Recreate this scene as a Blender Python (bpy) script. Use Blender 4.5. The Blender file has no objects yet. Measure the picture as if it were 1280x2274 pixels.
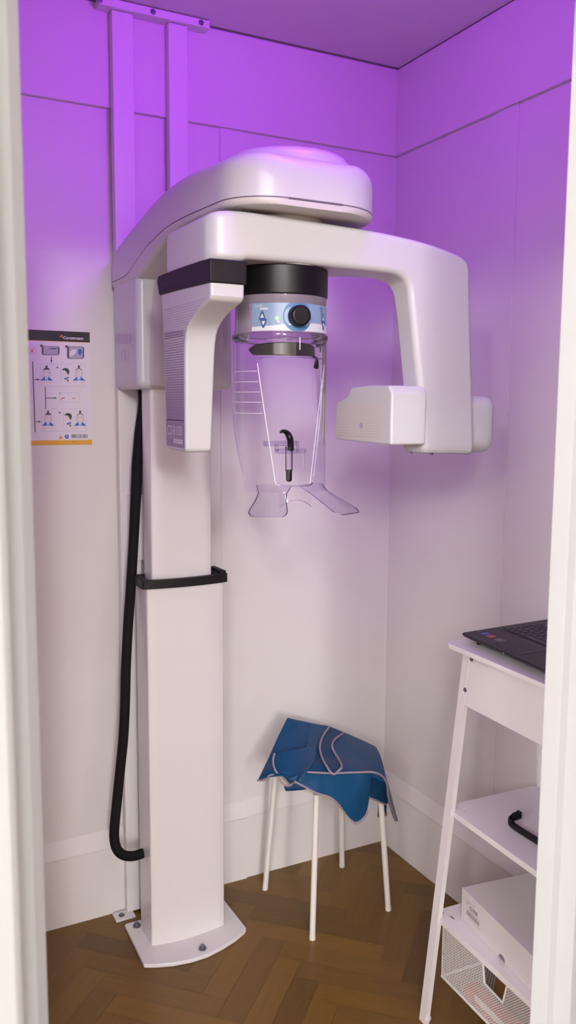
import bpy, bmesh, math, random
from mathutils import noise as mnoise
from math import sin, cos, pi, sqrt, radians
from mathutils import Vector, Matrix
from mathutils.geometry import tessellate_polygon
random.seed(7)
S = bpy.context.scene
COL = S.collection

# ------------------------------------------------------------------ camera
CAM = Vector((-1.64929232, -2.41768266, 1.52838824))
YAW, PITCH, ROLL, FPX = 0.480697831, -0.121899906, 0.00644218213, 1908.87967
def cam_basis():
    cy, sy, cp, sp = cos(YAW), sin(YAW), cos(PITCH), sin(PITCH)
    f = Vector((sy*cp, cy*cp, sp)); r = Vector((cy, -sy, 0)); u = r.cross(f)
    c, s = cos(ROLL), sin(ROLL)
    return c*r+s*u, -s*r+c*u, f
RX, UX, FX = cam_basis()
def P(u, v, ax, val):
    """point of the room seen at pixel (u,v) of the photograph, on the plane axis=val"""
    d = RX*((u-640)/FPX) - UX*((v-1137)/FPX) + FX
    t = (val-CAM[ax])/d[ax]
    return CAM + d*t
def PP(u, v, p0, n):
    d = RX*((u-640)/FPX) - UX*((v-1137)/FPX) + FX
    return CAM + d*((Vector(p0)-CAM).dot(n)/d.dot(n))
cd = bpy.data.cameras.new('camera')
cam = bpy.data.objects.new('camera', cd); COL.objects.link(cam)
m = Matrix((RX, UX, -FX)).transposed().to_4x4(); m.translation = CAM
cam.matrix_world = m
cd.sensor_fit = 'VERTICAL'; cd.sensor_height = 36; cd.sensor_width = 36*1280/2274
cd.lens = FPX/2274*36
cd.clip_start = 0.02
cd.dof.use_dof = True; cd.dof.focus_distance = 2.05; cd.dof.aperture_fstop = 4.5
S.camera = cam

# ------------------------------------------------------------------ materials
def mat(name, col, rough=.5, metal=0, noise=0, nscale=30, bump=0, bscale=200, spec=.5, emit=None, coat=0):
    m = bpy.data.materials.new(name); m.use_nodes = True
    nt = m.node_tree; b = nt.nodes['Principled BSDF']
    b.inputs['Roughness'].default_value = rough; b.inputs['Metallic'].default_value = metal
    b.inputs['Specular IOR Level'].default_value = spec
    b.inputs['Coat Weight'].default_value = coat
    tc = nt.nodes.new('ShaderNodeTexCoord')
    n = nt.nodes.new('ShaderNodeTexNoise'); n.inputs['Scale'].default_value = nscale; n.inputs['Detail'].default_value = 4
    nt.links.new(tc.outputs['Object'], n.inputs['Vector'])
    mx = nt.nodes.new('ShaderNodeMix'); mx.data_type = 'RGBA'
    k = max(noise, .012)
    mx.inputs['A'].default_value = (*[min(1, c*(1-k)) for c in col], 1)
    mx.inputs['B'].default_value = (*[min(1, c*(1+k)) for c in col], 1)
    nt.links.new(n.outputs['Fac'], mx.inputs['Factor'])
    nt.links.new(mx.outputs['Result'], b.inputs['Base Color'])
    if bump:
        n2 = nt.nodes.new('ShaderNodeTexNoise'); n2.inputs['Scale'].default_value = bscale; n2.inputs['Detail'].default_value = 3
        nt.links.new(tc.outputs['Object'], n2.inputs['Vector'])
        bp = nt.nodes.new('ShaderNodeBump'); bp.inputs['Strength'].default_value = bump; bp.inputs['Distance'].default_value = .002
        nt.links.new(n2.outputs['Fac'], bp.inputs['Height']); nt.links.new(bp.outputs['Normal'], b.inputs['Normal'])
    if emit:
        b.inputs['Emission Color'].default_value = (*emit[0], 1); b.inputs['Emission Strength'].default_value = emit[1]
    return m
def clear_mat(name, tint, rim, gloss=.06, milk=0):
    """thin clear acrylic: mostly see-through, a fresnel gloss and edges tinted for piped purple light"""
    m = bpy.data.materials.new(name); m.use_nodes = True
    nt = m.node_tree; nt.nodes.clear()
    o = nt.nodes.new('ShaderNodeOutputMaterial')
    tr = nt.nodes.new('ShaderNodeBsdfTransparent'); gl = nt.nodes.new('ShaderNodeBsdfGlossy')
    gl.inputs['Roughness'].default_value = gloss; gl.inputs['Color'].default_value = (.95, .95, .97, 1)
    lw = nt.nodes.new('ShaderNodeLayerWeight'); lw.inputs['Blend'].default_value = .35
    cr = nt.nodes.new('ShaderNodeMix'); cr.data_type = 'RGBA'
    cr.inputs['A'].default_value = (*tint, 1); cr.inputs['B'].default_value = (*rim, 1)  # rim colour paints in the purple light piped to the edges
    nt.links.new(lw.outputs['Facing'], cr.inputs['Factor']); nt.links.new(cr.outputs['Result'], tr.inputs['Color'])
    fr = nt.nodes.new('ShaderNodeFresnel'); fr.inputs['IOR'].default_value = 1.45
    mx = nt.nodes.new('ShaderNodeMixShader')
    nt.links.new(fr.outputs['Fac'], mx.inputs['Fac']); nt.links.new(tr.outputs[0], mx.inputs[1]); nt.links.new(gl.outputs[0], mx.inputs[2])
    if milk:
        df = nt.nodes.new('ShaderNodeBsdfDiffuse'); df.inputs['Color'].default_value = (.82, .72, .80, 1)  # pink in the milk stands in for purple light from behind
        m2 = nt.nodes.new('ShaderNodeMixShader'); m2.inputs['Fac'].default_value = milk
        nt.links.new(mx.outputs[0], m2.inputs[1]); nt.links.new(df.outputs[0], m2.inputs[2]); nt.links.new(m2.outputs[0], o.inputs['Surface'])
    else: nt.links.new(mx.outputs[0], o.inputs['Surface'])
    return m
def floor_mat():
    m = bpy.data.materials.new('oak_herringbone'); m.use_nodes = True
    nt = m.node_tree; b = nt.nodes['Principled BSDF']
    at = nt.nodes.new('ShaderNodeAttribute'); at.attribute_name = 'tone'
    uv = nt.nodes.new('ShaderNodeUVMap'); uv.uv_map = 'UVMap'
    mp = nt.nodes.new('ShaderNodeMapping'); mp.inputs['Scale'].default_value = (6, 90, 1)
    nt.links.new(uv.outputs[0], mp.inputs['Vector'])
    ns = nt.nodes.new('ShaderNodeTexNoise'); ns.inputs['Scale'].default_value = 1; ns.inputs['Detail'].default_value = 6; ns.inputs['Distortion'].default_value = .6
    nt.links.new(mp.outputs[0], ns.inputs['Vector'])
    cr = nt.nodes.new('ShaderNodeValToRGB')
    e = cr.color_ramp.elements
    e[0].position = 0; e[0].color = (.088, .040, .004, 1); e[1].position = 1; e[1].color = (.235, .118, .012, 1)
    ma = nt.nodes.new('ShaderNodeMath'); ma.operation = 'MULTIPLY_ADD'; ma.inputs[1].default_value = .62; 
    sc = nt.nodes.new('ShaderNodeMath'); sc.operation = 'MULTIPLY'; sc.inputs[1].default_value = .42
    nt.links.new(ns.outputs['Fac'], sc.inputs[0])
    nt.links.new(at.outputs['Fac'], ma.inputs[0]); nt.links.new(sc.outputs[0], ma.inputs[2])
    nt.links.new(ma.outputs[0], cr.inputs['Fac']); nt.links.new(cr.outputs[0], b.inputs['Base Color'])
    b.inputs['Roughness'].default_value = .38
    bp = nt.nodes.new('ShaderNodeBump'); bp.inputs['Strength'].default_value = .12; bp.inputs['Distance'].default_value = .001
    nt.links.new(ns.outputs['Fac'], bp.inputs['Height']); nt.links.new(bp.outputs['Normal'], b.inputs['Normal'])
    return m
M = dict(
  wall=mat('wall_paint', (.77, .735, .70), .55, noise=.015, nscale=3, bump=.05, bscale=300),
  ceil=mat('ceiling_paint', (.76, .72, .70), .7, noise=.02, nscale=4),
  trim=mat('door_paint', (.375, .385, .385), .6, spec=.25, noise=.015, nscale=8),
  gap=mat('shadow_gap', (.03, .02, .02), .9),
  plastic=mat('white_plastic', (.63, .625, .625), .32, noise=.01),
  plastic2=mat('warm_plastic', (.65, .62, .58), .4, noise=.01),
  frame=mat('frame_paint', (.80, .77, .74), .5, noise=.01, nscale=6),
  steel=mat('white_powder_steel', (.82, .795, .775), .22, noise=.01, nscale=6),
  seam=mat('seam_grey', (.16, .13, .17), .6),
  black=mat('black_plastic', (.006, .005, .006), .38, spec=.35, noise=.1),
  blackm=mat('matte_black', (.011, .009, .010), .5, spec=.3, noise=.15, bump=.15, bscale=600),
  braid=mat('black_braid', (.0055, .0045, .005), .7, spec=.25, noise=.3, nscale=300, bump=.6, bscale=700),
  bolt=mat('grey_bolt', (.22, .22, .25), .35, metal=.8),
  print=mat('grey_print', (.34, .27, .40), .5),
  printl=mat('pale_print', (.78, .72, .76), .5),
  label=mat('grey_label', (.46, .38, .50), .5), faint=mat('faint_label', (.60, .52, .62), .5), fainter=mat('fainter_label', (.70, .64, .69), .5),
  pblue=mat('panel_blue', (.25, .36, .50), .35), pwhite=mat('panel_white', (.70, .71, .74), .35),
  ring=mat('dial_blue', (.085, .23, .43), .3), navy=mat('button_navy', (.05, .10, .27), .35),
  led=mat('green_led', (.1, .7, .1), .3, emit=((.25, 1, .12), 1.6)),
  clear=clear_mat('clear_acrylic', (.975, .965, .98), (.80, .77, .90)),
  clear2=clear_mat('tinted_acrylic', (.95, .93, .965), (.74, .70, .86)),
  milky=clear_mat('milky_acrylic', (.93, .90, .93), (.72, .66, .78), .12, milk=.24),
  rim=clear_mat('acrylic_edge', (.90, .88, .95), (.62, .58, .80), .32),
  frost=mat('frosted_line', (.80, .77, .82), .4),
  olive=mat('headrest_rubber', (.035, .034, .026), .3, noise=.1),
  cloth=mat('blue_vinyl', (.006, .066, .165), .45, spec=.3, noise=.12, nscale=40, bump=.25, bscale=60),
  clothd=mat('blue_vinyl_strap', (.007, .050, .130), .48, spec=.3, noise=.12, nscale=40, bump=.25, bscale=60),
  piping=mat('pink_grey_piping', (.33, .26, .30), .6, noise=.06, nscale=200),
  tan=mat('tan_tab', (.16, .10, .06), .6),
  stool=mat('stool_paint', (.80, .76, .70), .35),
  tmetal=mat('trolley_paint', (.86, .83, .81), .35, noise=.01),
  lap=mat('laptop_shell', (.012, .010, .013), .38, spec=.35, noise=.1), key=mat("laptop_key", (.046, .040, .050), .45),
  lapline=mat('touchpad_edge', (.16, .15, .18), .4),
  sblue=mat('sticker_blue', (.10, .13, .55), .4), sred=mat('sticker_red', (.50, .07, .10), .4), sgrey=mat('sticker_grey', (.16, .15, .14), .4), sdark=mat('sticker_dark', (.055, .05, .075), .4),
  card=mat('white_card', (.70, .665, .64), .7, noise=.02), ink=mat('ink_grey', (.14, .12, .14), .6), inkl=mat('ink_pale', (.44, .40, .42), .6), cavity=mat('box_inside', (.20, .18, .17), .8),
  wire=mat('white_wire', (.80, .77, .73), .4),
  kraft=mat('kraft_board', (.17, .090, .026), .7, noise=.06),
  red=mat('red_packet', (.56, .11, .07), .6, noise=.15, nscale=20),
  paper=mat('poster_paper', (.79, .745, .78), .45), phead=mat('poster_black', (.016, .012, .014), .4), pyel=mat('poster_amber', (.78, .40, .04), .5),
  pgrey=mat('poster_grey', (.44, .40, .50), .5), pdark=mat('poster_dark', (.10, .095, .10), .5), phair=mat('poster_hair', (.045, .06, .055), .5), pbl=mat('poster_blue', (.05, .13, .50), .5),
  ppink=mat('poster_pale_line', (.62, .52, .62), .5), pred=mat('poster_red', (.62, .10, .12), .5), pskin=mat('poster_skin', (.80, .70, .72), .5), porange=mat('poster_orange', (.55, .10, .03), .5),
  floor=floor_mat(),
)

# ------------------------------------------------------------------ mesh helpers
class MB:
    def __init__(s): s.v = []; s.f = []; s.m = []
    def add(s, verts, faces, mi=0):
        o = len(s.v); s.v += [tuple(x) for x in verts]
        for f in faces: s.f.append([i+o for i in f]); s.m.append(mi)
        return s
    def bm(s, b, mi=0):
        b.verts.ensure_lookup_table(); b.verts.index_update()
        return s.add([v.co for v in b.verts], [[v.index for v in f.verts] for f in b.faces], mi)
    def box(s, x0, x1, y0, y1, z0, z1, bev=0, seg=2, mi=0, xf=None):
        x0, x1 = sorted((x0, x1)); y0, y1 = sorted((y0, y1)); z0, z1 = sorted((z0, z1))
        b = bmesh.new(); bmesh.ops.create_cube(b, size=1)
        for v in b.verts:
            v.co = Vector((x0+(v.co.x+.5)*(x1-x0), y0+(v.co.y+.5)*(y1-y0), z0+(v.co.z+.5)*(z1-z0)))
        if bev: bmesh.ops.bevel(b, geom=b.edges[:], offset=bev, segments=seg, affect='EDGES', profile=.5)
        if xf: 
            for v in b.verts: v.co = xf(v.co)
        s.bm(b, mi); b.free(); return s
    def prism(s, outline, lo, hi, place, bev=0, seg=2, mi=0, ang=25):
        """outline 2-D, extruded lo..hi; place(a,b,c)->Vector"""
        b = bmesh.new()
        vs = [b.verts.new((x, y, lo)) for x, y in outline]
        f = b.faces.new(vs)
        r = bmesh.ops.extrude_face_region(b, geom=[f])
        for g in r['geom']:
            if isinstance(g, bmesh.types.BMVert): g.co.z = hi
        bmesh.ops.recalc_face_normals(b, faces=b.faces[:])
        if bev:
            ed = [e for e in b.edges if len(e.link_faces) == 2 and e.calc_face_angle(0) > radians(ang)]
            bmesh.ops.bevel(b, geom=ed, offset=bev, segments=seg, affect='EDGES', profile=.5, clamp_overlap=True)
        for v in b.verts: v.co = place(*v.co)
        bmesh.ops.recalc_face_normals(b, faces=b.faces[:])
        s.bm(b, mi); b.free(); return s
    def tube(s, pts, rad, seg=12, mi=0, caps=True):
        pts = [Vector(p) for p in pts]; n = len(pts)
        if not hasattr(rad, '__len__'): rad = [rad]*n
        t0 = (pts[1]-pts[0]).normalized(); a = Vector((0, 0, 1)) if abs(t0.z) < .9 else Vector((1, 0, 0))
        nrm = t0.cross(a).normalized(); V = []
        for i, p in enumerate(pts):
            t = (pts[min(i+1, n-1)]-pts[max(i-1, 0)]).normalized()
            nrm = (nrm - t*nrm.dot(t)).normalized(); bn = t.cross(nrm)
            for k in range(seg):
                w = 2*pi*k/seg; V.append(p+(nrm*cos(w)+bn*sin(w))*rad[i])
        F = [[i*seg+k, i*seg+(k+1) % seg, (i+1)*seg+(k+1) % seg, (i+1)*seg+k] for i in range(n-1) for k in range(seg)]
        if caps: F += [list(range(seg))[::-1], list(range((n-1)*seg, n*seg))]
        return s.add(V, F, mi)
    def lathe(s, prof, c, seg=48, a0=0, a1=2*pi, mi=0, axis='z'):
        full = abs(a1-a0-2*pi) < 1e-6; n = seg if full else seg+1; V = []; k = len(prof)
        for i in range(n):
            w = a0+(a1-a0)*i/seg
            for r, z in prof: V.append((c[0]+r*cos(w), c[1]+r*sin(w), z))
        F = []
        for i in range(seg):
            j = (i+1) % n
            for q in range(k-1): F.append([i*k+q, j*k+q, j*k+q+1, i*k+q+1])
        return s.add(V, F, mi)
    def loft(s, rings, caps=True, mi=0):
        k = len(rings[0]); V = [p for r in rings for p in r]
        F = [[i*k+q, i*k+(q+1) % k, (i+1)*k+(q+1) % k, (i+1)*k+q] for i in range(len(rings)-1) for q in range(k)]
        if caps: F += [list(range(k))[::-1], list(range((len(rings)-1)*k, len(rings)*k))]
        return s.add(V, F, mi)
    def grid(s, rows, mi=0):
        k = len(rows[0]); V = [p for r in rows for p in r]
        F = [[i*k+q, i*k+q+1, (i+1)*k+q+1, (i+1)*k+q] for i in range(len(rows)-1) for q in range(k-1)]
        return s.add(V, F, mi)
    def poly(s, pts, mi=0):
        return s.add(pts, [list(range(len(pts)))], mi)
    def build(s, name, mats, parent=None, ang=38, solid=0, sub=0, recalc=True, merge=0, wn=True):
        me = bpy.data.meshes.new(name); me.from_pydata(s.v, [], s.f)
        if not isinstance(mats, (list, tuple)): mats = [mats]
        for q in mats: me.materials.append(q)
        me.polygons.foreach_set('material_index', s.m)
        if recalc or merge:
            b = bmesh.new(); b.from_mesh(me)
            if merge: bmesh.ops.remove_doubles(b, verts=b.verts[:], dist=merge)
            if recalc: bmesh.ops.recalc_face_normals(b, faces=b.faces[:])
            b.to_mesh(me); b.free()
        me.polygons.foreach_set('use_smooth', [True]*len(me.polygons))
        me.set_sharp_from_angle(angle=radians(ang))
        me.update()
        o = bpy.data.objects.new(name, me); COL.objects.link(o)
        if wn and not sub:
            md = o.modifiers.new('normals', 'WEIGHTED_NORMAL'); md.keep_sharp = True
        if solid:
            md = o.modifiers.new('thickness', 'SOLIDIFY'); md.thickness = solid; md.offset = -1
        if sub:
            md = o.modifiers.new('smooth', 'SUBSURF'); md.levels = sub; md.render_levels = sub
        if parent is not None:
            top = parent
            while top.parent: top = top.parent
            o.parent = parent
            o.matrix_parent_inverse = Matrix.Translation(-top.location) if parent.type == 'EMPTY' else Matrix.Identity(4)
        return o
XYZ = lambda a, b, c: Vector((a, b, c))
XZY = lambda a, b, c: Vector((a, c, b))     # outline in xz, extruded along y
YZX = lambda a, b, c: Vector((c, a, b))     # outline in yz, extruded along x
def empty(name, label, cat, loc, group=None):
    o = bpy.data.objects.new(name, None); COL.objects.link(o); o.location = loc; o.empty_display_size = .05
    o['label'] = label; o['category'] = cat
    if group: o['group'] = group
    return o
def structure(o): o['kind'] = 'structure'; return o
def crom(pts, n=8):
    pts = [Vector(p) for p in pts]; out = []
    for i in range(len(pts)-1):
        p0 = pts[max(i-1, 0)]; p1 = pts[i]; p2 = pts[i+1]; p3 = pts[min(i+2, len(pts)-1)]
        for k in range(n):
            t = k/n
            out.append(.5*((2*p1)+(p2-p0)*t+(2*p0-5*p1+4*p2-p3)*t*t+(3*p1-p0-3*p2+p3)*t*t*t))
    out.append(pts[-1]); return out
def lerp_tab(tab, x):
    if x <= tab[0][0]: return tab[0][1]
    for (a, b), (c, d) in zip(tab, tab[1:]):
        if x <= c:
            t = (x-a)/(c-a); return b+(d-b)*t
    return tab[-1][1]
def sm_tab(tab, x):
    """smooth (monotone cubic-ish) table lookup through Catmull-Rom"""
    n = len(tab)
    if x <= tab[0][0]: return tab[0][1]
    if x >= tab[-1][0]: return tab[-1][1]
    for i in range(n-1):
        if x <= tab[i+1][0]:
            x1, y1 = tab[i]; x2, y2 = tab[i+1]; h = x2-x1
            m1 = (y2-tab[i-1][1])/(x2-tab[i-1][0]) if i > 0 else (y2-y1)/h
            m2 = (tab[i+2][1]-y1)/(tab[i+2][0]-x1) if i < n-2 else (y2-y1)/h
            t = (x-x1)/h
            return (2*t**3-3*t*t+1)*y1+(t**3-2*t*t+t)*h*m1+(-2*t**3+3*t*t)*y2+(t**3-t*t)*h*m2
def text_polys(s, size, bold=0):
    cu = bpy.data.curves.new('t', 'FONT'); cu.body = s; cu.size = size; cu.offset = bold; cu.resolution_u = 3
    ob = bpy.data.objects.new('t', cu); COL.objects.link(ob)
    dg = bpy.context.evaluated_depsgraph_get(); dg.update()
    me = bpy.data.meshes.new_from_object(ob.evaluated_get(dg))
    V = [(v.co.x, v.co.y) for v in me.vertices]; F = [list(p.vertices) for p in me.polygons]
    bpy.data.objects.remove(ob); bpy.data.curves.remove(cu); bpy.data.meshes.remove(me)
    return V, F
def put_text(mb, s, size, place, mi=0, width=None, bold=0):
    V, F = text_polys(s, size, bold)
    if width:
        w = max(v[0] for v in V); V = [(v[0]*width/w, v[1]) for v in V]
    mb.add([place(a, b) for a, b in V], F, mi)
def plate_holes(mb, outer, holes, place, th, mi=0):
    """flat plate with holes, given thickness"""
    loops = [outer]+holes
    flat = [[Vector((x, y, 0)) for x, y in l] for l in loops]
    tri = tessellate_polygon(flat); pts = [p for l in flat for p in l]; n = len(pts)
    V = [place(p.x, p.y, 0) for p in pts]+[place(p.x, p.y, th) for p in pts]
    F = [list(t) for t in tri]+[[i+n for i in t][::-1] for t in tri]; o = 0
    for l in loops:
        k = len(l)
        F += [[o+i, o+(i+1) % k, o+(i+1) % k+n, o+i+n] for i in range(k)]; o += k
    mb.add(V, F, mi)
def rrect(x0, x1, y0, y1, r, n=5):
    out = []
    for cx, cy, a in ((x1-r, y1-r, 0), (x0+r, y1-r, 90), (x0+r, y0+r, 180), (x1-r, y0+r, 270)):
        for i in range(n+1):
            w = radians(a+90*i/n); out.append((cx+r*cos(w), cy+r*sin(w)))
    return out
def bolt_mb(c, n, r, h):
    n = Vector(n).normalized(); c = Vector(c)
    a = n.orthogonal().normalized(); b = n.cross(a); mb = MB()
    rings = []
    for rr, hh in ((r, 0), (r, h*.35), (r*.62, h*.4), (r*.62, h), (r*.45, h*1.08)):
        rings.append([c+n*hh+(a*cos(2*pi*k/12)+b*sin(2*pi*k/12))*rr for k in range(12)])
    return mb.loft(rings)

# ------------------------------------------------------------------ the room
XL, YF, HC = -1.62, -1.45, 2.6            # closet: left wall, door wall (inside face), ceiling
YO = -1.565                                # door wall, outside face
JL, JR, HD = -1.4625, -0.690, 2.11          # door opening
RZ = 2.333                                 # underside of the upper wall board
# floor: real herringbone planks
def make_floor():
    W, n = .070, 5; L = W*n
    x0, x1, y0, y1 = -3.2, .45, -4.2, .05
    V, F, T, UV = [], [], [], []
    c45 = cos(pi/4); rnd = random.Random(3)
    ox, oy = -.83, -.52
    def plank(a, b, horiz):
        q = [(a, b), (a+n, b), (a+n, b+1), (a, b+1)] if horiz else [(a, b), (a+1, b), (a+1, b+n), (a, b+n)]
        g = .006
        cx = sum(p[0] for p in q)/4; cy = sum(p[1] for p in q)/4
        pts = []
        for px, py in q:
            px += g if px < cx else -g; py += g if py < cy else -g
            pts.append((ox+(px*W*c45-py*W*c45), oy+(px*W*c45+py*W*c45)))
        mx = ox+(cx-cy)*W*c45; my = oy+(cx+cy)*W*c45
        if not (x0-.1 < mx < x1+.1 and y0-.1 < my < y1+.1): return
        t = min(1, max(0, rnd.gauss(.48, .24))); u0, v0 = rnd.random()*9, rnd.random()*9; o = len(V)
        V.extend((x, y, 0) for x, y in pts); F.append([o, o+1, o+2, o+3]); T.extend([t]*4)
        l, w = L, W
        UV.extend([(u0, v0), (u0+l, v0), (u0+l, v0+w), (u0, v0+w)] if horiz else [(u0, v0), (u0, v0+w), (u0+l, v0+w), (u0+l, v0)])
    for k in range(-140, 140):
        for j in range(-14, 15):
            plank(k+2*n*j, k, True); plank(k+2*n*j, k+1, False)
    o = len(V)
    V += [(-8.1, -14.6, -.0012), (.7, -14.6, -.0012), (.7, y1, -.0012), (-8.1, y1, -.0012)]; F.append([o, o+1, o+2, o+3]); T += [.3]*4; UV += [(0, 0)]*4
    me = bpy.data.meshes.new('floor'); me.from_pydata(V, [], F)
    a = me.attributes.new('tone', 'FLOAT', 'POINT'); a.data.foreach_set('value', T)
    ul = me.uv_layers.new(name='UVMap')
    for lp in me.loops: ul.data[lp.index].uv = UV[lp.vertex_index]
    me.materials.append(M['floor']); o = bpy.data.objects.new('floor', me); COL.objects.link(o); structure(o)
make_floor()
# walls with their proud boards
w = MB(); w.box(XL-.08, .08, 0, .08, -.05, HC+.06); w.box(XL, 0, -.012, 0, RZ, HC-.004, .0025)
structure(w.build('wall_back', M['wall']))
w = MB(); w.box(0, .08, YF, 0, -.05, HC+.06); w.box(-.012, 0, YF, -.012, RZ, HC-.004, .0025)
structure(w.build('wall_right', M['wall']))
w = MB(); w.box(XL-.08, XL, YF, 0, -.05, HC+.06); structure(w.build('wall_left', M['wall']))
w = MB()
w.box(XL-.08, JL-.064, YO+.02, YF, -.05, HC+.06); w.box(JR+.064, .08, YO+.02, YF, -.05, HC+.06); w.box(JL-.064, JR+.064, YO+.02, YF, HD+.02, HC+.06)
w.box(-8.1, XL-.08, YO+.02, YF, -.05, HC+.06); w.box(.08, .65, YO+.02, YF, -.05, HC+.06)
structure(w.build('wall_front', M['wall']))
w = MB(); w.box(XL+.006, -.009, YF+.005, -.018, HC, HC+.02); structure(w.build('ceiling', M['ceil']))
w = MB(); w.box(XL-.05, .05, YF, .05, HC+.045, HC+.06); structure(w.build('ceiling_gap_shade', M['gap']))  # near-black slab: its colour paints the shade inside the ceiling gap
# stiles between the wall panels
w = MB(); w.box(-.621, -.546, -.004, 0, .26, RZ, .0012); structure(w.build('trim_1', M['wall']))
w = MB(); w.box(-.004, 0, -.573, -.493, .26, RZ, .0012); structure(w.build('trim_2', M['wall']))
# skirting with a sloped cap
prof = [(0, 0), (-.014, 0), (-.014, .206), (-.017, .210), (-.017, .216), (-.003, .258), (0, .262)]
w = MB(); w.prism(prof, XL, 0, lambda a, b, c: Vector((c, a, b))); w.prism([(p[0]*1.35, p[1]+(.0005 if p[1] > 0 else 0)) for p in prof], -.63, -.541, lambda a, b, c: Vector((c, a, b)))
structure(w.build('baseboard_back', M['wall']))
w = MB(); w.prism(prof, YF, -.0, lambda a, b, c: Vector((a, c, b))); structure(w.build('baseboard_right', M['wall']))
# door lining and casing
def casing(side):
    x = JL if side < 0 else JR; s = 1 if side > 0 else -1
    # plan profile, from the closet to the hall
    pl = [(x, YF), (x+s*.016, YF-.020), (x+s*.0325, YF-.020), (x+s*.048, YF-.040), (x+s*.050, YO), (x+s*.050, YO-.012), (x+s*.057, YO-.018), (x+s*.090, YO-.018), (x+s*.096, YO-.024), (x+s*.122, YO-.024), (x+s*.128, YO-.018), (x+s*.128, YO+.02), (x+s*.066, YO+.02), (x+s*.066, YF)]
    w = MB(); w.prism(pl, 0, HD+.02 if side else HD, XYZ, .0015, 2); return w
structure(casing(-1).build('trim_3', M['trim'])); structure(casing(1).build('trim_4', M['trim']))
w = MB(); w.box(JL-.034, JR+.034, YF-.042, YF, HD, HD+.03, .0015); w.box(JL-.034, JR+.034, YO, YF-.042, HD+.017, HD+.034, .0015); w.box(JL-.098, JR+.098, YO-.02, YO+.02, HD+.018, HD+.115, .004)
structure(w.build('trim_5', M['trim']))
# the hall the photograph is taken from
HX0, HX1, HY, HH = -8.0, .6, -14.5, 3.70
w = MB(); w.box(HX0, HX1, HY-.08, HY, -.05, HH+.05); structure(w.build('wall_hall_rear', M['wall']))
w = MB(); w.box(HX0-.08, HX0, HY, YO+.02, -.05, HH+.05); structure(w.build('wall_hall_left', M['wall']))
w = MB(); w.box(HX1, HX1+.08, HY, YO+.02, -.05, HH+.05); structure(w.build('wall_hall_right', M['wall']))
w = MB(); w.box(HX0-.08, HX1+.08, HY-.08, YF, HH, HH+.06); structure(w.build('ceiling_hall', M['ceil']))
w = MB(); w.box(HX0, HX1, YO+.02, YF, HC+.06, HH); structure(w.build('wall_hall_front', M['wall']))

# ------------------------------------------------------------------ post frame behind the machine
fr = empty('support_frame', 'white steel frame of two ceiling-high uprights on the back wall behind the x-ray machine', 'support frame', (-.84, -.02, 0))
for a, b in ((-.949, -.889), (-.790, -.733)):
    MB().box(a, b, -.040, -.0125, .006, HC-.0245, .004).build('upright', M['frame'], fr)
tp = MB().box(-.985, -.672, -.052, -.0125, HC-.024, HC-.003, .0015).build('ceiling_plate', M['frame'], fr)
for u, v in ((222, 5), (340, 31), (447, 54)):
    c = P(u, v, 1, -.052); c.z = HC-.0135; bolt_mb(c, (0, -1, 0), .0075, .005).build('screw', M['bolt'], tp)
fp = MB().box(-.990, -.930, -.066, -.020, .0, .006, .0015).build('foot_plate', M['frame'], fr)
bolt_mb((-.968, -.045, .006), (0, 0, 1), .009, .006).build('bolt', M['bolt'], fp)
MB().box(-.930, -.735, -.050, -.040, 1.085, 1.275, .002).build('mounting_plate', M['frame'], fr)

# ------------------------------------------------------------------ the x-ray machine
xr = empty('dental_xray_machine', 'white panoramic dental x-ray machine on a floor-bolted telescopic column', 'x-ray machine', (-.83, -.2, 0))
# base plate
arc = [(-.983, -.304), (-.955, -.318), (-.91, -.334), (-.86, -.343), (-.81, -.342), (-.76, -.330), (-.71, -.311), (-.672, -.290)]
bp_ = MB().prism([(-.664, -.100), (-.976, -.100)]+arc+[(-.663, -.280)], 0, .013, XYZ, .004, 2).build('base_plate', M['steel'], xr)
for c in ((-.947, -.128, .013), (-.815, -.314, .013)): bolt_mb(c, (0, 0, 1), .0115, .010).build('bolt', M['bolt'], bp_)
def column_outline(x0, x1, yb, yf, bow, r):
    pts = [(x1-.004, yb), (x0+.004, yb)]
    n = 10
    pts += [(x0, yb-.02), (x0, yf+.006)]
    for i in range(n+1):
        t = i/n; x = x0+.004+(x1-x0-.008)*t; pts.append((x, yf-bow*(1-(2*t-1)**2)))
    pts += [(x1, yf+.006), (x1, yb-.02)]
    return pts
MB().prism(column_outline(-.9385, -.7135, -.130, -.238, .012, .004), .0125, 1.042, XYZ).build('lower_column', M['steel'], xr, ang=50)
cl = MB()
out = column_outline(-.9525, -.7055, -.150, -.249, .012, .004); inn = [(-.835+(x+.829)*.80, -.19+(y+.19)*.80) for x, y in out]
plate_holes(cl, out, [inn[::-1]], lambda a, b, c: Vector((a, b, 1.042+c)), .0235)
cl.box(-.725, -.7065, -.238, -.158, 1.060, 1.073, .003)
cl.build('collar', M['blackm'], xr, ang=50)
MB().prism(column_outline(-.9195, -.7445, -.148, -.226, .006, .003), 1.0, 1.60, XYZ).build('upper_column', M['steel'], xr, ang=50)
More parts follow.
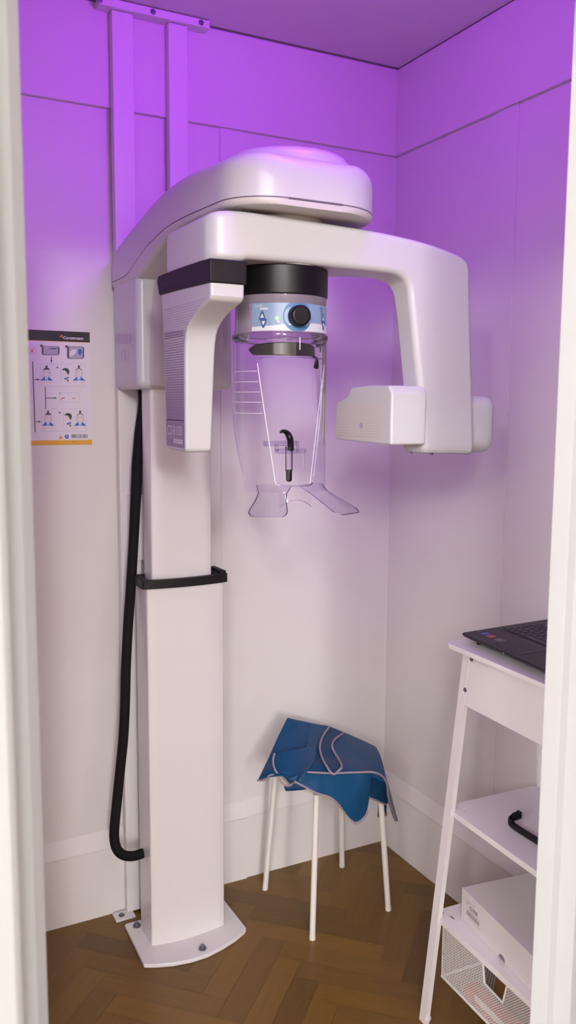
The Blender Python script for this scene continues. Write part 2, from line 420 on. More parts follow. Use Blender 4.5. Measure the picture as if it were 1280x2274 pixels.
# carriage
cg = MB()
cg.box(-.962, -.694, -.052, -.262, 1.572, 1.862, .020, 4)
carriage = cg.build('carriage_housing', M['plastic'], xr)
cc = MB()
rings = []
for z, e in ((1.576, .012), (1.582, .003), (1.60, 0), (1.70, .004), (1.80, .012), (1.84, .020), (1.857, .028)):
    x0, x1 = -.918+e*.9, -.735-e*.9; y1 = -.292+e*.6
    rings.append([(x0-.016, -.255, z), (x0-.012, -.267, z), (x0-.004, y1+.008, z), (x0+.008, y1, z), (x1-.008, y1, z), (x1+.004, y1+.008, z), (x1+.012, -.267, z), (x1+.016, -.255, z)])
cc.loft(rings).build('front_cover', M['plastic2'], xr)
lb = MB()
a = [P(u, v, 0, -.9626) for u, v in ((257, 740), (291, 742), (291, 764), (257, 763))]; lb.poly(a)
for u0, u1 in ((263, 270), (273, 277), (280, 284)):
    lb.poly([P(u, v, 0, -.9626) for u, v in ((u0, 776), (u1, 776), (u1+1, 802), (u0+1, 802))], 1)
lb.build('rating_label', [M['faint'], M['fainter']], carriage, recalc=False)
# overhead arm: station tables along y
ZS = [(-.95, 1.921), (-.82, 1.9225), (-.66, 1.928), (-.505, 1.929), (-.36, 1.913), (-.252, 1.889), (-.20, 1.872), (-.15, 1.866), (-.045, 1.864)]
ZT = [(-.95, 2.004), (-.80, 2.012), (-.66, 2.024), (-.508, 2.028), (-.38, 2.018), (-.257, 2.000), (-.15, 1.980), (-.068, 1.962), (-.045, 1.957)]
ZB = [(-.95, 1.9075), (-.82, 1.909), (-.66, 1.912), (-.505, 1.908), (-.40, 1.888), (-.32, 1.864), (-.27, 1.850), (-.22, 1.846), (-.045, 1.846)]
YE = -.918
def arm_x(y):
    xl = -.962 - .010*min(1, max(0, (-y-.3)/.35)); R = .10; yc = YE+R
    if y < yc: xl = xl+R - sqrt(max(0, R*R-(y-yc)**2))
    t = min(1, max(0, (-y-.35)/.33)); t = t*t*(3-2*t)
    xr_ = -.694+.070*t; R2 = .125; yc2 = YE+R2
    if y < yc2: xr_ = xr_-R2 + sqrt(max(0, R2*R2-(y-yc2)**2))
    return xl, xr_
ys = [-.047-.02*i for i in range(38)]+[YE+.125*(1-sin(radians(w))) for w in range(0, 91, 6)]
ys = sorted(set(ys), reverse=True)
up, lo, gk = [], [], []
for y in ys:
    xl, xr_ = arm_x(y); zs, zt, zb = sm_tab(ZS, y), sm_tab(ZT, y), sm_tab(ZB, y)
    e = max(0, (YE+.030-y)/.030)              # round the nose over
    zt -= .034*(1-sqrt(max(0, 1-e*e)))
    e2 = max(0, (y+.077)/.03); zt -= .02*e2*e2
    r = min(.036, (zt-zs)*.75); ring = [(xl, y, zs+.0014)]
    for w in range(180, 89, -15): ring.append((xl+r+r*cos(radians(w)), y, zt-r+r*sin(radians(w))))
    for w in range(90, -1, -15): ring.append((xr_-r+r*cos(radians(w)), y, zt-r+r*sin(radians(w))))
    ring.append((xr_, y, zs+.0014)); up.append(ring)
    q = min(.013, (zs-zb)*.8)
    ring = [(xl-.0005, y, zs-.0012)]
    for w in range(180, 271, 15): ring.append((xl+q+q*cos(radians(w)), y, zb+q+q*sin(radians(w))))
    for w in range(270, 361, 15): ring.append((xr_-q+q*cos(radians(w)), y, zb+q+q*sin(radians(w))))
    ring.append((xr_+.0005, y, zs-.0012)); lo.append(ring)
    gk.append([(xl+.0016, y, zs-.002), (xr_-.0016, y, zs-.002), (xr_-.0016, y, zs+.002), (xl+.0016, y, zs+.002)])
arm = MB().loft(up).build('overhead_arm', M['plastic'], xr, ang=50)
MB().loft(lo).build('arm_underside', M['plastic2'], arm, ang=50)
MB().loft(gk).build('arm_seam', M['seam'], arm)
AX, AY = -.805, -.757
MB().lathe([(0, 2.043), (.10, 2.041), (.128, 2.034), (.138, 2.022), (.140, 2.000), (.140, 1.99)], (-.790, -.745), 64).build('arm_cap', M['plastic'], arm, ang=60)
MB().lathe([(.088, 1.914), (.088, 1.893)], (AX, AY), 48).build('bearing_ring', M['plastic2'], xr)
# gantry: C-shaped beam, stations (inner x,z, outer x,z, y front, y back)
YG = -.864
ST = [(-1.0075, 1.815, -1.0075, 1.878, -.815, -.640), (-1.0070, 1.808, -1.0070, 1.888, -.835, -.615), (-.998, 1.806, -.998, 1.896, -.852, -.600), (-.985, 1.806, -.985, 1.899, -.860, -.592), (-.965, 1.806, -.965, 1.901, YG, -.588),
      (-.938, 1.807, -.938, 1.902, YG, -.590), (-.931, 1.812, -.931, 1.902, YG, -.592), (-.90, 1.813, -.90, 1.902, YG, -.62), (-.85, 1.813, -.85, 1.9015, YG, -.65), (-.78, 1.813, -.78, 1.899, YG, -.665), (-.72, 1.812, -.72, 1.897, YG, -.69),
      (-.66, 1.812, -.64, 1.894, YG, -.745), (-.61, 1.811, -.58, 1.890, YG, -.762), (-.585, 1.810, -.53, 1.885, YG, -.77), (-.568, 1.806, -.485, 1.879, YG, -.775), (-.555, 1.797, -.440, 1.870, YG, -.782),
      (-.549, 1.785, -.405, 1.861, YG, -.788), (-.5455, 1.77, -.388, 1.850, YG, -.792), (-.5430, 1.75, -.3815, 1.832, YG, -.794), (-.5390, 1.726, -.378, 1.76, YG, -.795), (-.523, 1.62, -.3675, 1.62, YG, -.794),
      (-.508, 1.533, -.361, 1.533, YG, -.79), (-.502, 1.46, -.356, 1.46, YG, -.78), (-.500, 1.437, -.3545, 1.432, YG, -.775), (-.495, 1.4275, -.359, 1.4225, YG+.006, -.78)]
dense = []
for i in range(len(ST)-1):
    for k in range(4):
        t = k/4
        dense.append([lerp_tab([(0, ST[i][j]), (1, ST[i+1][j])], t) for j in range(6)])
dense.append(list(ST[-1]))
# smooth the stations a little
for _ in range(2):
    d2 = [dense[0]]+[[(dense[i-1][j]+2*dense[i][j]+dense[i+1][j])/4 for j in range(6)] for i in range(1, len(dense)-1)]+[dense[-1]]; dense = d2
rings = []
for xi, zi, xo, zo, yf, yb in dense:
    I, O = Vector((xi, 0, zi)), Vector((xo, 0, zo)); D = (O-I); H = D.length; D.normalize()
    r = min(.014, H*.3, abs(yf-yb)*.3); ring = []
    for cu, cv, a in ((H-r, yb-r, 0), (r, yb-r, 90), (r, yf+r, 180), (H-r, yf+r, 270)):
        for k in range(5):
            w = radians(a+90*k/4)
            ring.append(I+D*(cu+r*cos(w))+Vector((0, cv+r*sin(w), 0)))
    rings.append(ring)
gantry = MB().loft(rings).build('gantry_arm', M['plastic'], xr, ang=60)
# sensor housing
XS0, XS1 = -1.0080, -.936
bd = MB()
bd.prism([(-.868, 1.7615), (-.868, 1.8065), (-.82, 1.8085), (-.70, 1.8110), (-.60, 1.8115), (-.570, 1.8110), (-.562, 1.800), (-.575, 1.7690), (-.62, 1.7685), (-.70, 1.7670), (-.80, 1.7635)], XS0-.004, XS1+.003, YZX, .004, 3, ang=30)
band = bd.build('sensor_band', M['blackm'], xr)
pr = [(-.578, 1.775), (-.589, 1.677), (-.596, 1.55), (-.6015, 1.447), (-.606, 1.4335), (-.66, 1.4325), (-.715, 1.4315), (-.7235, 1.436), (-.7240, 1.548), (-.7250, 1.63), (-.7265, 1.655), (-.732, 1.674), (-.742, 1.688), (-.758, 1.699), (-.785, 1.7105), (-.83, 1.7225), (-.852, 1.728), (-.861, 1.7325), (-.8635, 1.739), (-.8635, 1.775)]
sb = MB()
def sens(a, b, c):
    t = min(1, max(0, (1.76-b)/.32))
    return Vector((c+(0 if c < -.97 else -.013*t), a, b))
sb.prism(pr, XS0, XS1, sens, .006, 3, ang=40)
sensor = sb.build('sensor_housing', M['plastic'], xr)
# printed halftone on the outer side of the sensor
px = XS0-.0004
ph = MB(); N = 46
for i in range(N):
    t = i/(N-1); z = 1.735-.235*t
    yb = lerp_tab([(1.44, -.607), (1.68, -.5945), (1.74, -.588)], z)-.004
    yf = lerp_tab([(1.44, -.7165), (1.65, -.7165), (1.675, -.725), (1.70, -.755), (1.72, -.80), (1.735, -.83)], z)
    rows = 30 if z < 1.68 else int(30*abs(yf-yb)/.11)
    hz = .00045+.0021*t**1.3; hy = .30+.2*t
    for k in range(rows):
        y = yb+(yf-yb)*(k+.5)/rows; d = abs(yf-yb)/rows*hy
        if t < .28: d = abs(yf-yb)/rows*.5; hz = .00040
        ph.add([(px, y-d, z-hz), (px, y+d, z-hz), (px, y+d, z+hz), (px, y-d, z+hz)], [[0, 1, 2, 3]], 0 if t > .28 else 1)
ph.add([(px, -.599, 1.672), (px, -.7165, 1.672), (px, -.7165, 1.684), (px, -.599, 1.688)], [[0, 1, 2, 3]], 1)
ph.add([(px, -.6065, 1.442), (px, -.7165, 1.440), (px, -.7165, 1.499), (px, -.6045, 1.499)], [[0, 1, 2, 3]], 0)
q = px-.0004
put_text(ph, 'CS', .030, lambda a, b: (q, -.612-a, 1.466+b), 2, width=.033, bold=.0003)
put_text(ph, '8100', .030, lambda a, b: (q, -.649-a, 1.466+b), 3, width=.056)
ph.add([(q, -.612, 1.4615), (q, -.708, 1.4605), (q, -.708, 1.4612), (q, -.612, 1.4622)], [[0, 1, 2, 3]], 2)
ph.add([(q, -.652, 1.4495), (q, -.708, 1.4485), (q, -.708, 1.4575), (q, -.652, 1.4585)], [[0, 1, 2, 3]], 3)
put_text(ph, 'Carestream', .0085, lambda a, b: (q-.0003, -.656-a, 1.4515+b), 0, width=.048)
ph.build('halftone_print', [M['print'], M['label'], M['pwhite'], M['printl']], sensor, recalc=False)
# tube head
th = MB()
th.prism([(-.874, 1.4475), (-.874, 1.560), (-.862, 1.5755), (-.780, 1.5765), (-.706, 1.573), (-.695, 1.556), (-.680, 1.5505), (-.650, 1.543), (-.6395, 1.534), (-.634, 1.4585), (-.642, 1.4515)], -.5955, -.503, YZX, .016, 5, ang=30)
tube = th.build('tube_head', M['plastic'], xr)
# perforated face
pf = MB(); gx = -.5955
gp = MB().add([(gx-.0009, -.640, 1.460), (gx-.0009, -.842, 1.4565), (gx-.0009, -.847, 1.541), (gx-.0009, -.648, 1.536)], [[0, 1, 2, 3]])
gp.v = [Vector(v) for v in gp.v]; face = gp.build('perforated_face', M['plastic2'], tube, recalc=False)
for i in range(11):
    z = 1.4625+.0062*i; r = .00105-.00006*i
    for k in range(40):
        y = -.6475-.0047*k
        pf.add([(gx-.0016, y+r*1.2*cos(w*pi/3), z+r*sin(w*pi/3)) for w in range(6)], [list(range(6))], 0)
pf.build('perforation', M['label'], face, recalc=False)
MB().lathe([(0, 0), (.0068, 0), (.0068, .002)], (0, 0), 20).build
dm = MB(); dm.add([(gx-.0022, -.757+.0068*cos(k*pi/10), 1.4875+.0068*sin(k*pi/10)) for k in range(20)], [list(range(20))]); dm.build('positioning_lens', M['label'], face, recalc=False)
MB().box(-.372, -.272, -.845, -.690, 1.4235, 1.558, .030, 5).build('rear_cover', M['plastic'], tube)
for y in (-.80, -.72):
    bolt_mb((-.43, y, 1.4235), (0, 0, -1), .005, .004).build('screw', M['bolt'], tube)
# bearing neck and drum
MB().lathe([(.097, 1.815), (.097, 1.808)], (AX, AY), 64).build('drum_neck', M['plastic2'], xr)
MB().lathe([(0, 1.8125), (.098, 1.8125), (.1005, 1.810), (.1005, 1.757), (.098, 1.7535), (0, 1.7535)], (AX, AY), 64).build('drum', M['black'], xr)
# ---- clear patient support
C0 = -7.0      # the support is turned a little towards the door
def cyl(deg, z, r=.1):
    w = radians(deg+C0); return Vector((AX+r*sin(w), AY-r*cos(w), z))
sh = MB().lathe([(.098, 1.7545), (.098, 1.742), (.0955, 1.735), (.0955, 1.690), (.0975, 1.683), (.098, 1.677)], (AX, AY), 72).build('control_shell', M['milky'], xr)
fl = MB(); fl.lathe([(.097, 1.679), (.1015, 1.677), (.1025, 1.672), (.1015, 1.668), (.097, 1.665)], (AX, AY), 72)
fl.build('shell_flange', M['clear2'], sh)
# half shell with window: columns of z at each angle
def side_limit(z): return lerp_tab([(1.30, 66), (1.38, 67), (1.43, 80), (1.52, 103), (1.60, 107), (1.67, 108)], z)
def win(z): return 27+(48-27)*(z-1.40)/(1.626-1.40)
rows = []
for i in range(15):
    z = 1.667-.041*i/14; rows.append([cyl(-108+216*k/48, z) for k in range(49)])
shell = MB(); shell.grid(rows)
for sgn in (-1, 1):
    rows = []
    for i in range(41):
        z = 1.626-(1.626-1.352)*i/40
        a, b = max(win(max(z, 1.39)), 26), side_limit(z)
        rows.append([cyl(sgn*(a+(b-a)*k/14), z) for k in range(15)])
    shell.grid(rows)
rows = []
for i in range(13):
    z = 1.366-.014*i/12; rows.append([cyl(-27+54*k/20, z) for k in range(21)])
shell.grid(rows)
shell = shell.build('clear_face_shield', M['clear'], xr, solid=0)
# window edge, scale lines, centre mark
wl = []
for i in range(25): z = 1.616-(1.616-1.385)*i/24; wl.append(cyl(-win(z), z, .1008))
cornL = [cyl(-25.5, 1.377, .1008), cyl(-23.5, 1.370, .1008), cyl(-19.5, 1.3665, .1008)]
bot = [cyl(-15+30*i/10, 1.366, .1008) for i in range(11)]
cornR = [cyl(19.5, 1.3665, .1008), cyl(23.5, 1.370, .1008), cyl(25.5, 1.377, .1008)]
wr = [cyl(win(z), z, .1008) for z in [1.385+(1.616-1.385)*i/24 for i in range(25)]]
topc = [cyl(46.5, 1.622, .1008), cyl(43, 1.626, .1008)]+[cyl(38-76*i/16, 1.6275, .1008) for i in range(17)]+[cyl(-43, 1.626, .1008), cyl(-46.5, 1.622, .1008)]
MB().tube(wl+cornL, .0010, 8).build('window_edge', M['frost'], shell)
MB().tube(wr+cornR, .0010, 8).build('window_edge', M['rim'], shell)
MB().tube(cornL[1:]+bot+cornR[:-1], .0016, 8).build('window_sill_edge', M['rim'], shell)
MB().tube(topc, .0009, 8).build('window_top_edge', M['rim'], shell)
el = [cyl(-side_limit(z), z, .1002) for z in [1.66-.30*i/30 for i in range(31)]]; er = [cyl(side_limit(z), z, .1002) for z in [1.66-.30*i/30 for i in range(31)]]
MB().tube(el, .0008, 6).build('shield_edge', M['rim'], shell)
sl = MB()
for v in (823, 847, 870, 893, 918):
    z = P(545, v, 1, AY-.06).z
    sl.tube([cyl(-92+i*(92-win(z)-2)/12, z, .1012) for i in range(13)], .0007, 6)
sl.build('height_scale', M['frost'], shell)
MB().tube([cyl(3, 1.668, .1035), cyl(3, 1.643, .1035)], .0010, 6).build('centre_mark', M['frost'], shell)
# bottom: collar with two flared shoulder wings
def wing(sgn):
    rows = []
    for i in range(21):
        t = i/20                                    # from the shell down and outwards
        r = .0995+.098*t**1.15; z = 1.371-.046*t**.8-.011*t**2.2
        c = 27; row = []
        for k in range(17):
            s = -1+2*k/16
            hw = lerp_tab([(0, .036), (.25, .029), (.5, .031), (.8, .0375), (.94, .0385), (1, .0365)], t)
            tt = min(1, (abs(s)-.0)); back = .010*max(0, (tt-.72)/.28)**2 if t > .9 else 0   # rounded tip corners
            w = radians(sgn*c+C0); d = Vector((sin(w), -cos(w), 0)); tn = Vector((cos(w), sin(w), 0))*sgn
            row.append(Vector((AX, AY, z+back*.4-.004*s*s*(1-t)))+d*(r-back-.0085*s*s*(1-t))+tn*(s*hw))
        rows.append(row)
    return rows
for sgn in (-1, 1):
    R = wing(sgn); wg = MB().grid(R).build('shoulder_wing', M['clear2'], shell)
    edge = [r[0] for r in R]+R[-1][1:-1]+[r[-1] for r in R][::-1]
    MB().tube(edge, .0010, 8).build('wing_edge', M['rim'], wg)
ar = MB(); rows = []
for i in range(7):
    t = i/6
    rows.append([cyl(-20+40*k/20, 1.353-(.016+.016*abs(k/10-1)**2)*t, .1+.004*t) for k in range(21)])
ar.grid(rows).build('front_arch', M['clear'], shell)
MB().tube(rows[-1], .0009, 6).build('arch_edge', M['rim'], shell)
# chin rest pocket, bite holder
MB().grid([[cyl(-26+18*k/8, 1.44-.07*i/6, .098) for k in range(9)] for i in range(7)]).build('chin_pocket', M['clear2'], shell)
bh = MB()
def BP(u, v, y=-.815): return P(u, v, 1, y)
def bar(mb, u0, v0, u1, v1, y0, d=.012, mi=0):
    a, b = BP(u0, v0, y0), BP(u1, v1, y0)
    mb.box(a.x, b.x, y0, y0+d, b.z, a.z, .0012, 2, mi)
bar(bh, 592, 980, 660, 990, -.800, .016); bar(bh, 620, 998, 681, 1006, -.835, .020)
bar(bh, 613, 985, 620, 1003, -.82, .006); bar(bh, 660, 980, 665, 1004, -.82, .006)
holder = bh.build('bite_holder', M['rim'], shell)
for u in (625, 674): MB().tube([BP(u, 1004, -.825), BP(u, 1042, -.825)], .0016, 8).build('holder_pin', M['rim'], holder)
MB().tube([BP(642, 992, -.83), BP(642, 1046, -.83)], .0078, 16).build('holder_sleeve', M['clear2'], holder)
rod = MB()
pth = crom([BP(622, 961, -.845), BP(628, 957.5, -.845), BP(636, 960, -.815), BP(642, 968, -.838), BP(645.5, 980, -.834), BP(646, 1000, -.83)], 6)
n_ = len(pth); rod.tube(pth, [.0018+.0050*min(1, i/(n_*.55)) for i in range(n_)], 12)
rod.build('bite_stick', M['black'], holder); rod = MB()
rod.tube([BP(642, 1043, -.83), BP(642, 1046, -.83), BP(642, 1066, -.83), BP(642, 1069.5, -.83)], [.0062, .0066, .0066, .004], 14)
rod.build('bite_stick_stem', M['black'], holder)
# forehead rest
fh = MB(); rr = []
for i in range(41):
    a = -80+162*i/40; t = abs(i/20-1)
    zt = 1.6605-.007*t*t; zb = 1.6325+.002*t+(.006*max(0, (t-.93)/.07)); ro = .066+.006*t
    if i < 3: zt -= (.007, .002, .0005)[i]; zb += (.007, .002, .0005)[i]
    q_ = [cyl(a, zb, ro), cyl(a, zb+.002, ro+.003), cyl(a, zt-.002, ro+.003), cyl(a, zt, ro), cyl(a, zt, ro-.003), cyl(a, zb, ro-.003)]
    rr.append(q_)
fh.loft(rr); 
e = rr[-1]; fh.tube(crom([cyl(52, 1.6335, .075), cyl(67, 1.630, .078), cyl(79, 1.622, .080), cyl(85, 1.613, .081)], 4), [.0022+.0035*i/12 for i in range(13)], 8)
fh.build('forehead_rest', M['olive'], shell)
# ---- control panel wrapped on the drum shell
RP = .1005
px_per = 1
def cp(deg, z, lay=0): return cyl(deg, z, RP+.0004*lay)
def wrap(mb, pts, mi, lay):
    """polygon given as (deg,z) fan with fine edges"""
    mb.add([cp(a, z, lay) for a, z in pts], [list(range(len(pts)))], mi)
def disc(mb, a, z, r, mi, lay, rz=None, n=28):
    rz = rz or r; k = math.degrees(1/RP)
    V = [cp(a, z, lay)]+[cp(a+k*r*cos(2*pi*i/n), z+rz*sin(2*pi*i/n), lay) for i in range(n)]
    mb.add(V, [[0, 1+i, 1+(i+1) % n] for i in range(n)], mi)
cpn = MB()
zt0, zb0 = 1.7355, 1.6805
n = 64
for i in range(n):
    a0, a1 = -55+110*i/n, -55+110*(i+1)/n
    def zz(a):
        s = min(1, max(0, (abs(a)-10)/44)); return 1.6955-.003*s+.004*sin(radians(a*2))
    for (lo_, hi_, mi) in ((lambda a: zb0, zz, 1), (zz, lambda a: zt0, 0)):
        cpn.add([cp(a0, lo_(a0)), cp(a1, lo_(a1)), cp(a1, hi_(a1)), cp(a0, hi_(a0))], [[0, 1, 2, 3]], mi)
CD = 1.0; CZ = 1.7095
V = []
n = 40; k = math.degrees(1/RP)
ringo = [(CD+k*.0315*cos(2*pi*i/n), max(zb0, min(zt0, CZ+.0315*sin(2*pi*i/n)))) for i in range(n)]
cpn.add([cp(CD, CZ, 1)]+[cp(a, z, 1) for a, z in ringo], [[0, 1+i, 1+(i+1) % n] for i in range(n)], 2)
def arrow(a, z, up, sc=1):
    s = 1 if up else -1
    o = [(-.0075, -.007), (-.0065, -.0085), (.0065, -.0085), (.0075, -.007), (.0020, .0085), (0, .0095), (-.0020, .0085)]
    i_ = [(-.0040, -.0045), (.0040, -.0045), (0, .0042)]
    wrap(cpn, [(a+k*x*sc, z+s*y*sc) for x, y in o], 3, 2); wrap(cpn, [(a+k*x*sc, z+s*y*sc) for x, y in i_], 1, 3)
AL, AR = -41, 41
for a in (AL, AR):
    arrow(a, 1.7105, True); arrow(a+1.5, 1.6950, False)
put_text(cpn, 'CS 8100', .007, lambda x, y: cp(-51+k*x, 1.7275+y, 1), 1, width=.018)
cpn.add([cp(-44, 1.7225, 1), cp(-34, 1.7225, 1), cp(-34, 1.7255, 1), cp(-44, 1.7255, 1)], [[0, 1, 2, 3]], 1)
disc(cpn, -23.5, 1.7050, .0038, 4, 2); disc(cpn, -22, 1.6983, .0028, 5, 2); disc(cpn, -22, 1.6983, .0021, 1, 3)
for s_, z in ((1, 1.7170), (-1, 1.7015)):
    wrap(cpn, [(CD+k*.0250, z-.004), (CD+k*.0285, z-.002), (CD+k*.0285, z+.003), (CD+k*.0250, z+.004)], 1, 2)
for dx, dz in ((-.0035, .002), (.0035, .002), (0, -.003)): disc(cpn, 37+k*dx, 1.7275+dz, .0021, 3, 2)
disc(cpn, 38, 1.7195, .0022, 3, 2); disc(cpn, 27, 1.7085, .0008, 1, 2)
cpn = cpn.build('control_panel', [M['pblue'], M['pwhite'], M['ring'], M['navy'], M['led'], M['label']], sh, recalc=False)
w = radians(CD+C0); d = Vector((sin(w), -cos(w), 0)); a_ = Vector((cos(w), sin(w), 0)); b_ = Vector((0, 0, 1)); c_ = cyl(CD, CZ, RP-.001)
kb = MB(); kb.loft([[c_+d*h_+(a_*cos(2*pi*i/32)+b_*sin(2*pi*i/32))*r_ for i in range(32)] for r_, h_ in ((.0215, 0), (.0220, .004), (.0210, .018), (.0190, .021), (.015, .022), (.012, .0205))])
kb.build('control_knob', M['black'], cpn, ang=50)
# ---- cable hose from the carriage to the column foot
hp = [(312, 862, -.105), (314, 900, -.108), (310, 960, -.115), (305, 1030, -.125), (304, 1065, -.13), (301, 1120, -.135), (297, 1200, -.14), (291, 1300, -.15), (284, 1400, -.155), (280, 1480, -.16), (278, 1560, -.165), (274, 1640, -.168), (267, 1710, -.17), (260, 1780, -.172), (255, 1830, -.174), (254, 1862, -.175), (260, 1886, -.175), (275, 1899, -.174), (296, 1901, -.172), (317, 1895, -.170), (330, 1893, -.170)]
rd = [.0075, .009, .0135, .0150, .0155, .0145]+[.0138]*15
pts = crom([P(u, v, 1, y) for u, v, y in hp], 6)
MB().tube(pts, [lerp_tab([(i*6, r) for i, r in enumerate(rd)], i) for i in range(len(pts))], 18).build('cable_hose', M['braid'], xr, ang=80)

# ------------------------------------------------------------------ poster
po = empty('wall_poster', 'white instruction poster with black header and amber footer on the back wall', 'poster', (-1.12, -.001, 1.42))
def PC(X, Y, lay=0): return P(30+X/6.4, 720+Y/6.4, 1, -.0016-.00035*lay)
pb = MB(); pb.box(-1.236, -1.0155, -.0013, -.0002, 1.4185, 1.7305); pb.build('sheet', M['paper'], po)
pm = MB(); PMAT = ['phead', 'pyel', 'paper', 'pgrey', 'pdark', 'phair', 'pbl', 'ppink', 'pred', 'pskin', 'porange']
ix = {n_: i for i, n_ in enumerate(PMAT)}
def pq(pts, c, lay=1): pm.add([PC(x, y, lay) for x, y in pts], [list(range(len(pts)))], ix[c])
def ell(cx, cy, rx, ry, c, lay=1, a0=0, a1=360, n=18): pq([(cx+rx*cos(radians(a0+(a1-a0)*i/n)), cy+ry*sin(radians(a0+(a1-a0)*i/n))) for i in range(n+(0 if a1-a0 == 360 else 1))], c, lay)
def ln(pts, w_, c, lay=1):
    for (x0, y0), (x1, y1) in zip(pts, pts[1:]):
        L = math.hypot(x1-x0, y1-y0); nx, ny = -(y1-y0)/L*w_/2, (x1-x0)/L*w_/2
        pq([(x0+nx, y0+ny), (x1+nx, y1+ny), (x1-nx, y1-ny), (x0-nx, y0-ny)], c, lay)
def rr2(x0, x1, y0, y1, r, c, lay): pq(rrect(x0, x1, y0, y1, r), c, lay)
A0 = -1.2355; A1 = -1.016
def band_q(z0, z1, c): pm.add([Vector((A0, -.0018, z0)), Vector((A1, -.0018, z0)), Vector((A1, -.0018, z1)), Vector((A0, -.0018, z1))], [[0, 1, 2, 3]], ix[c])
band_q(1.7025, 1.7303, 'phead'); band_q(1.7012, 1.7025, 'pyel'); band_q(1.4187, 1.4320, 'pyel')
o_ = PC(705, 210, 2); put_text(pm, 'Carestream', .0108, lambda a, b: o_+Vector((a, -.0004, b)), ix['paper'], width=.0560, bold=.0002)
pq([(645, 175), (690, 150), (695, 160), (665, 185)], 'porange', 2); pq([(683, 155), (700, 160), (690, 195), (683, 190)], 'pyel', 2)
# top row pictures
ell(180, 375, 40, 65, 'pgrey', 1); ell(262, 375, 55, 55, 'pred', 1); ell(262, 375, 50, 50, 'paper', 2); ln([(243, 352), (283, 398)], 12, 'pred', 3); ln([(283, 352), (243, 398)], 12, 'pred', 3)
rr2(400, 655, 310, 440, 35, 'pdark', 1); rr2(425, 632, 315, 432, 15, 'pgrey', 2); ln([(505, 355), (535, 335)], 9, 'pdark', 3); ln([(540, 350), (615, 345)], 18, 'pdark', 3); rr2(382, 418, 290, 325, 4, 'pdark', 2)
rr2(760, 1005, 315, 492, 35, 'pdark', 1); rr2(790, 985, 320, 485, 15, 'pgrey', 2); pq([(800, 460), (800, 390), (850, 355), (900, 365), (880, 420), (840, 450)], 'paper', 3); ell(945, 392, 28, 45, 'pbl', 3); rr2(735, 775, 300, 335, 4, 'pdark', 2)
# arrows
ln([(272, 530), (308, 1535)], 14, 'pdark'); ln([(300, 787), (345, 787)], 10, 'pdark'); pq([(335, 770), (375, 787), (335, 802)], 'pdark', 2)
ln([(315, 1385), (360, 1385)], 10, 'pdark'); pq([(355, 1368), (398, 1385), (355, 1402)], 'pdark', 2)
ln([(540, 460), (540, 515)], 12, 'pdark'); pq([(525, 510), (555, 510), (540, 558)], 'pdark', 2)
ln([(450, 895), (460, 1205)], 12, 'pdark'); ln([(460, 1048), (585, 1048)], 11, 'pdark'); pq([(580, 1033), (615, 1048), (580, 1064)], 'pdark', 2)
def box_line(x0, x1, y0, y1): ln([(x0, y0), (x1, y0), (x1, y1), (x0, y1), (x0, y0)], 4, 'ppink')
box_line(380, 1015, 565, 885); box_line(405, 1030, 1205, 1520); box_line(655, 935, 975, 1110); ln([(790, 975), (790, 1110)], 4, 'ppink')
ln([(675, 1075), (690, 1050), (730, 1043)], 12, 'pred'); ln([(835, 1052), (882, 1050)], 10, 'pred'); rr2(645, 668, 970, 995, 3, 'pgrey', 2)
def front_head(cx, cy, cap):
    ell(cx, cy+40, 44, 62, 'ppink', 1); ell(cx, cy+40, 40, 58, 'pskin', 2)
    ln([(cx-48, cy+5), (cx-50, cy+95)], 7, 'pgrey', 2); ln([(cx+48, cy+5), (cx+50, cy+95)], 7, 'pgrey', 2)
    if cap: ell(cx, cy-2, 48, 28, 'pdark', 3, 180, 360)
    else: ln([(cx-48, cy), (cx, cy-25), (cx+48, cy)], 9, 'pdark', 3)
    rr2(cx-14, cx+14, cy-65, cy-22, 4, 'pdark', 3)
    ell(cx-18, cy+28, 6, 4, 'pdark', 3); ell(cx+18, cy+28, 6, 4, 'pdark', 3)
    pq([(cx-88, cy+150), (cx-40, cy+105), (cx-25, cy+90), (cx-20, cy+145), (cx-5, cy+150), (cx-5, cy+120), (cx+5, cy+120), (cx+5, cy+150), (cx+20, cy+145), (cx+25, cy+90), (cx+40, cy+105), (cx+88, cy+150)], 'pbl', 3)
    ln([(cx-70, cy+160), (cx-40, cy+195)], 4, 'ppink', 2); ln([(cx+70, cy+160), (cx+40, cy+195)], 4, 'ppink', 2)
def side_head(cx, cy):
    pq([(cx-45, cy+25), (cx-10, cy-5), (cx+45, cy+30), (cx+38, cy+110), (cx-5, cy+125), (cx-35, cy+100), (cx-48, cy+70)], 'pskin', 1)
    pq([(cx-55, cy+15), (cx-30, cy-12), (cx+15, cy-20), (cx+50, cy+5), (cx+55, cy+45), (cx+38, cy+85), (cx+30, cy+70), (cx+15, cy+40), (cx-10, cy+15)], 'phair', 2)
    pq([(cx-22, cy+130), (cx+45, cy+108), (cx+45, cy+128), (cx-15, cy+150)], 'pbl', 2)
    pq([(cx+10, cy+145), (cx+45, cy+148), (cx+38, cy+185)], 'pdark', 2); rr2(cx-130, cx-105, cy-35, cy-15, 5, 'pdark', 2)
    ln([(cx-75, cy-30), (cx-60, cy+60), (cx-70, cy+180)], 5, 'ppink', 1)
front_head(470, 650, True); side_head(740, 640); front_head(930, 650, False)
front_head(492, 1292, True); side_head(775, 1280); front_head(948, 1292, False)
pq([(672, 1578), (640, 1635), (706, 1635)], 'pyel', 1); pq([(668, 1595), (677, 1595), (674, 1625), (671, 1625)], 'pdark', 2)
ell(758, 1598, 30, 30, 'pbl', 1); pq([(750, 1580), (770, 1590), (760, 1612)], 'paper', 2)
x = 828
rb = random.Random(5)
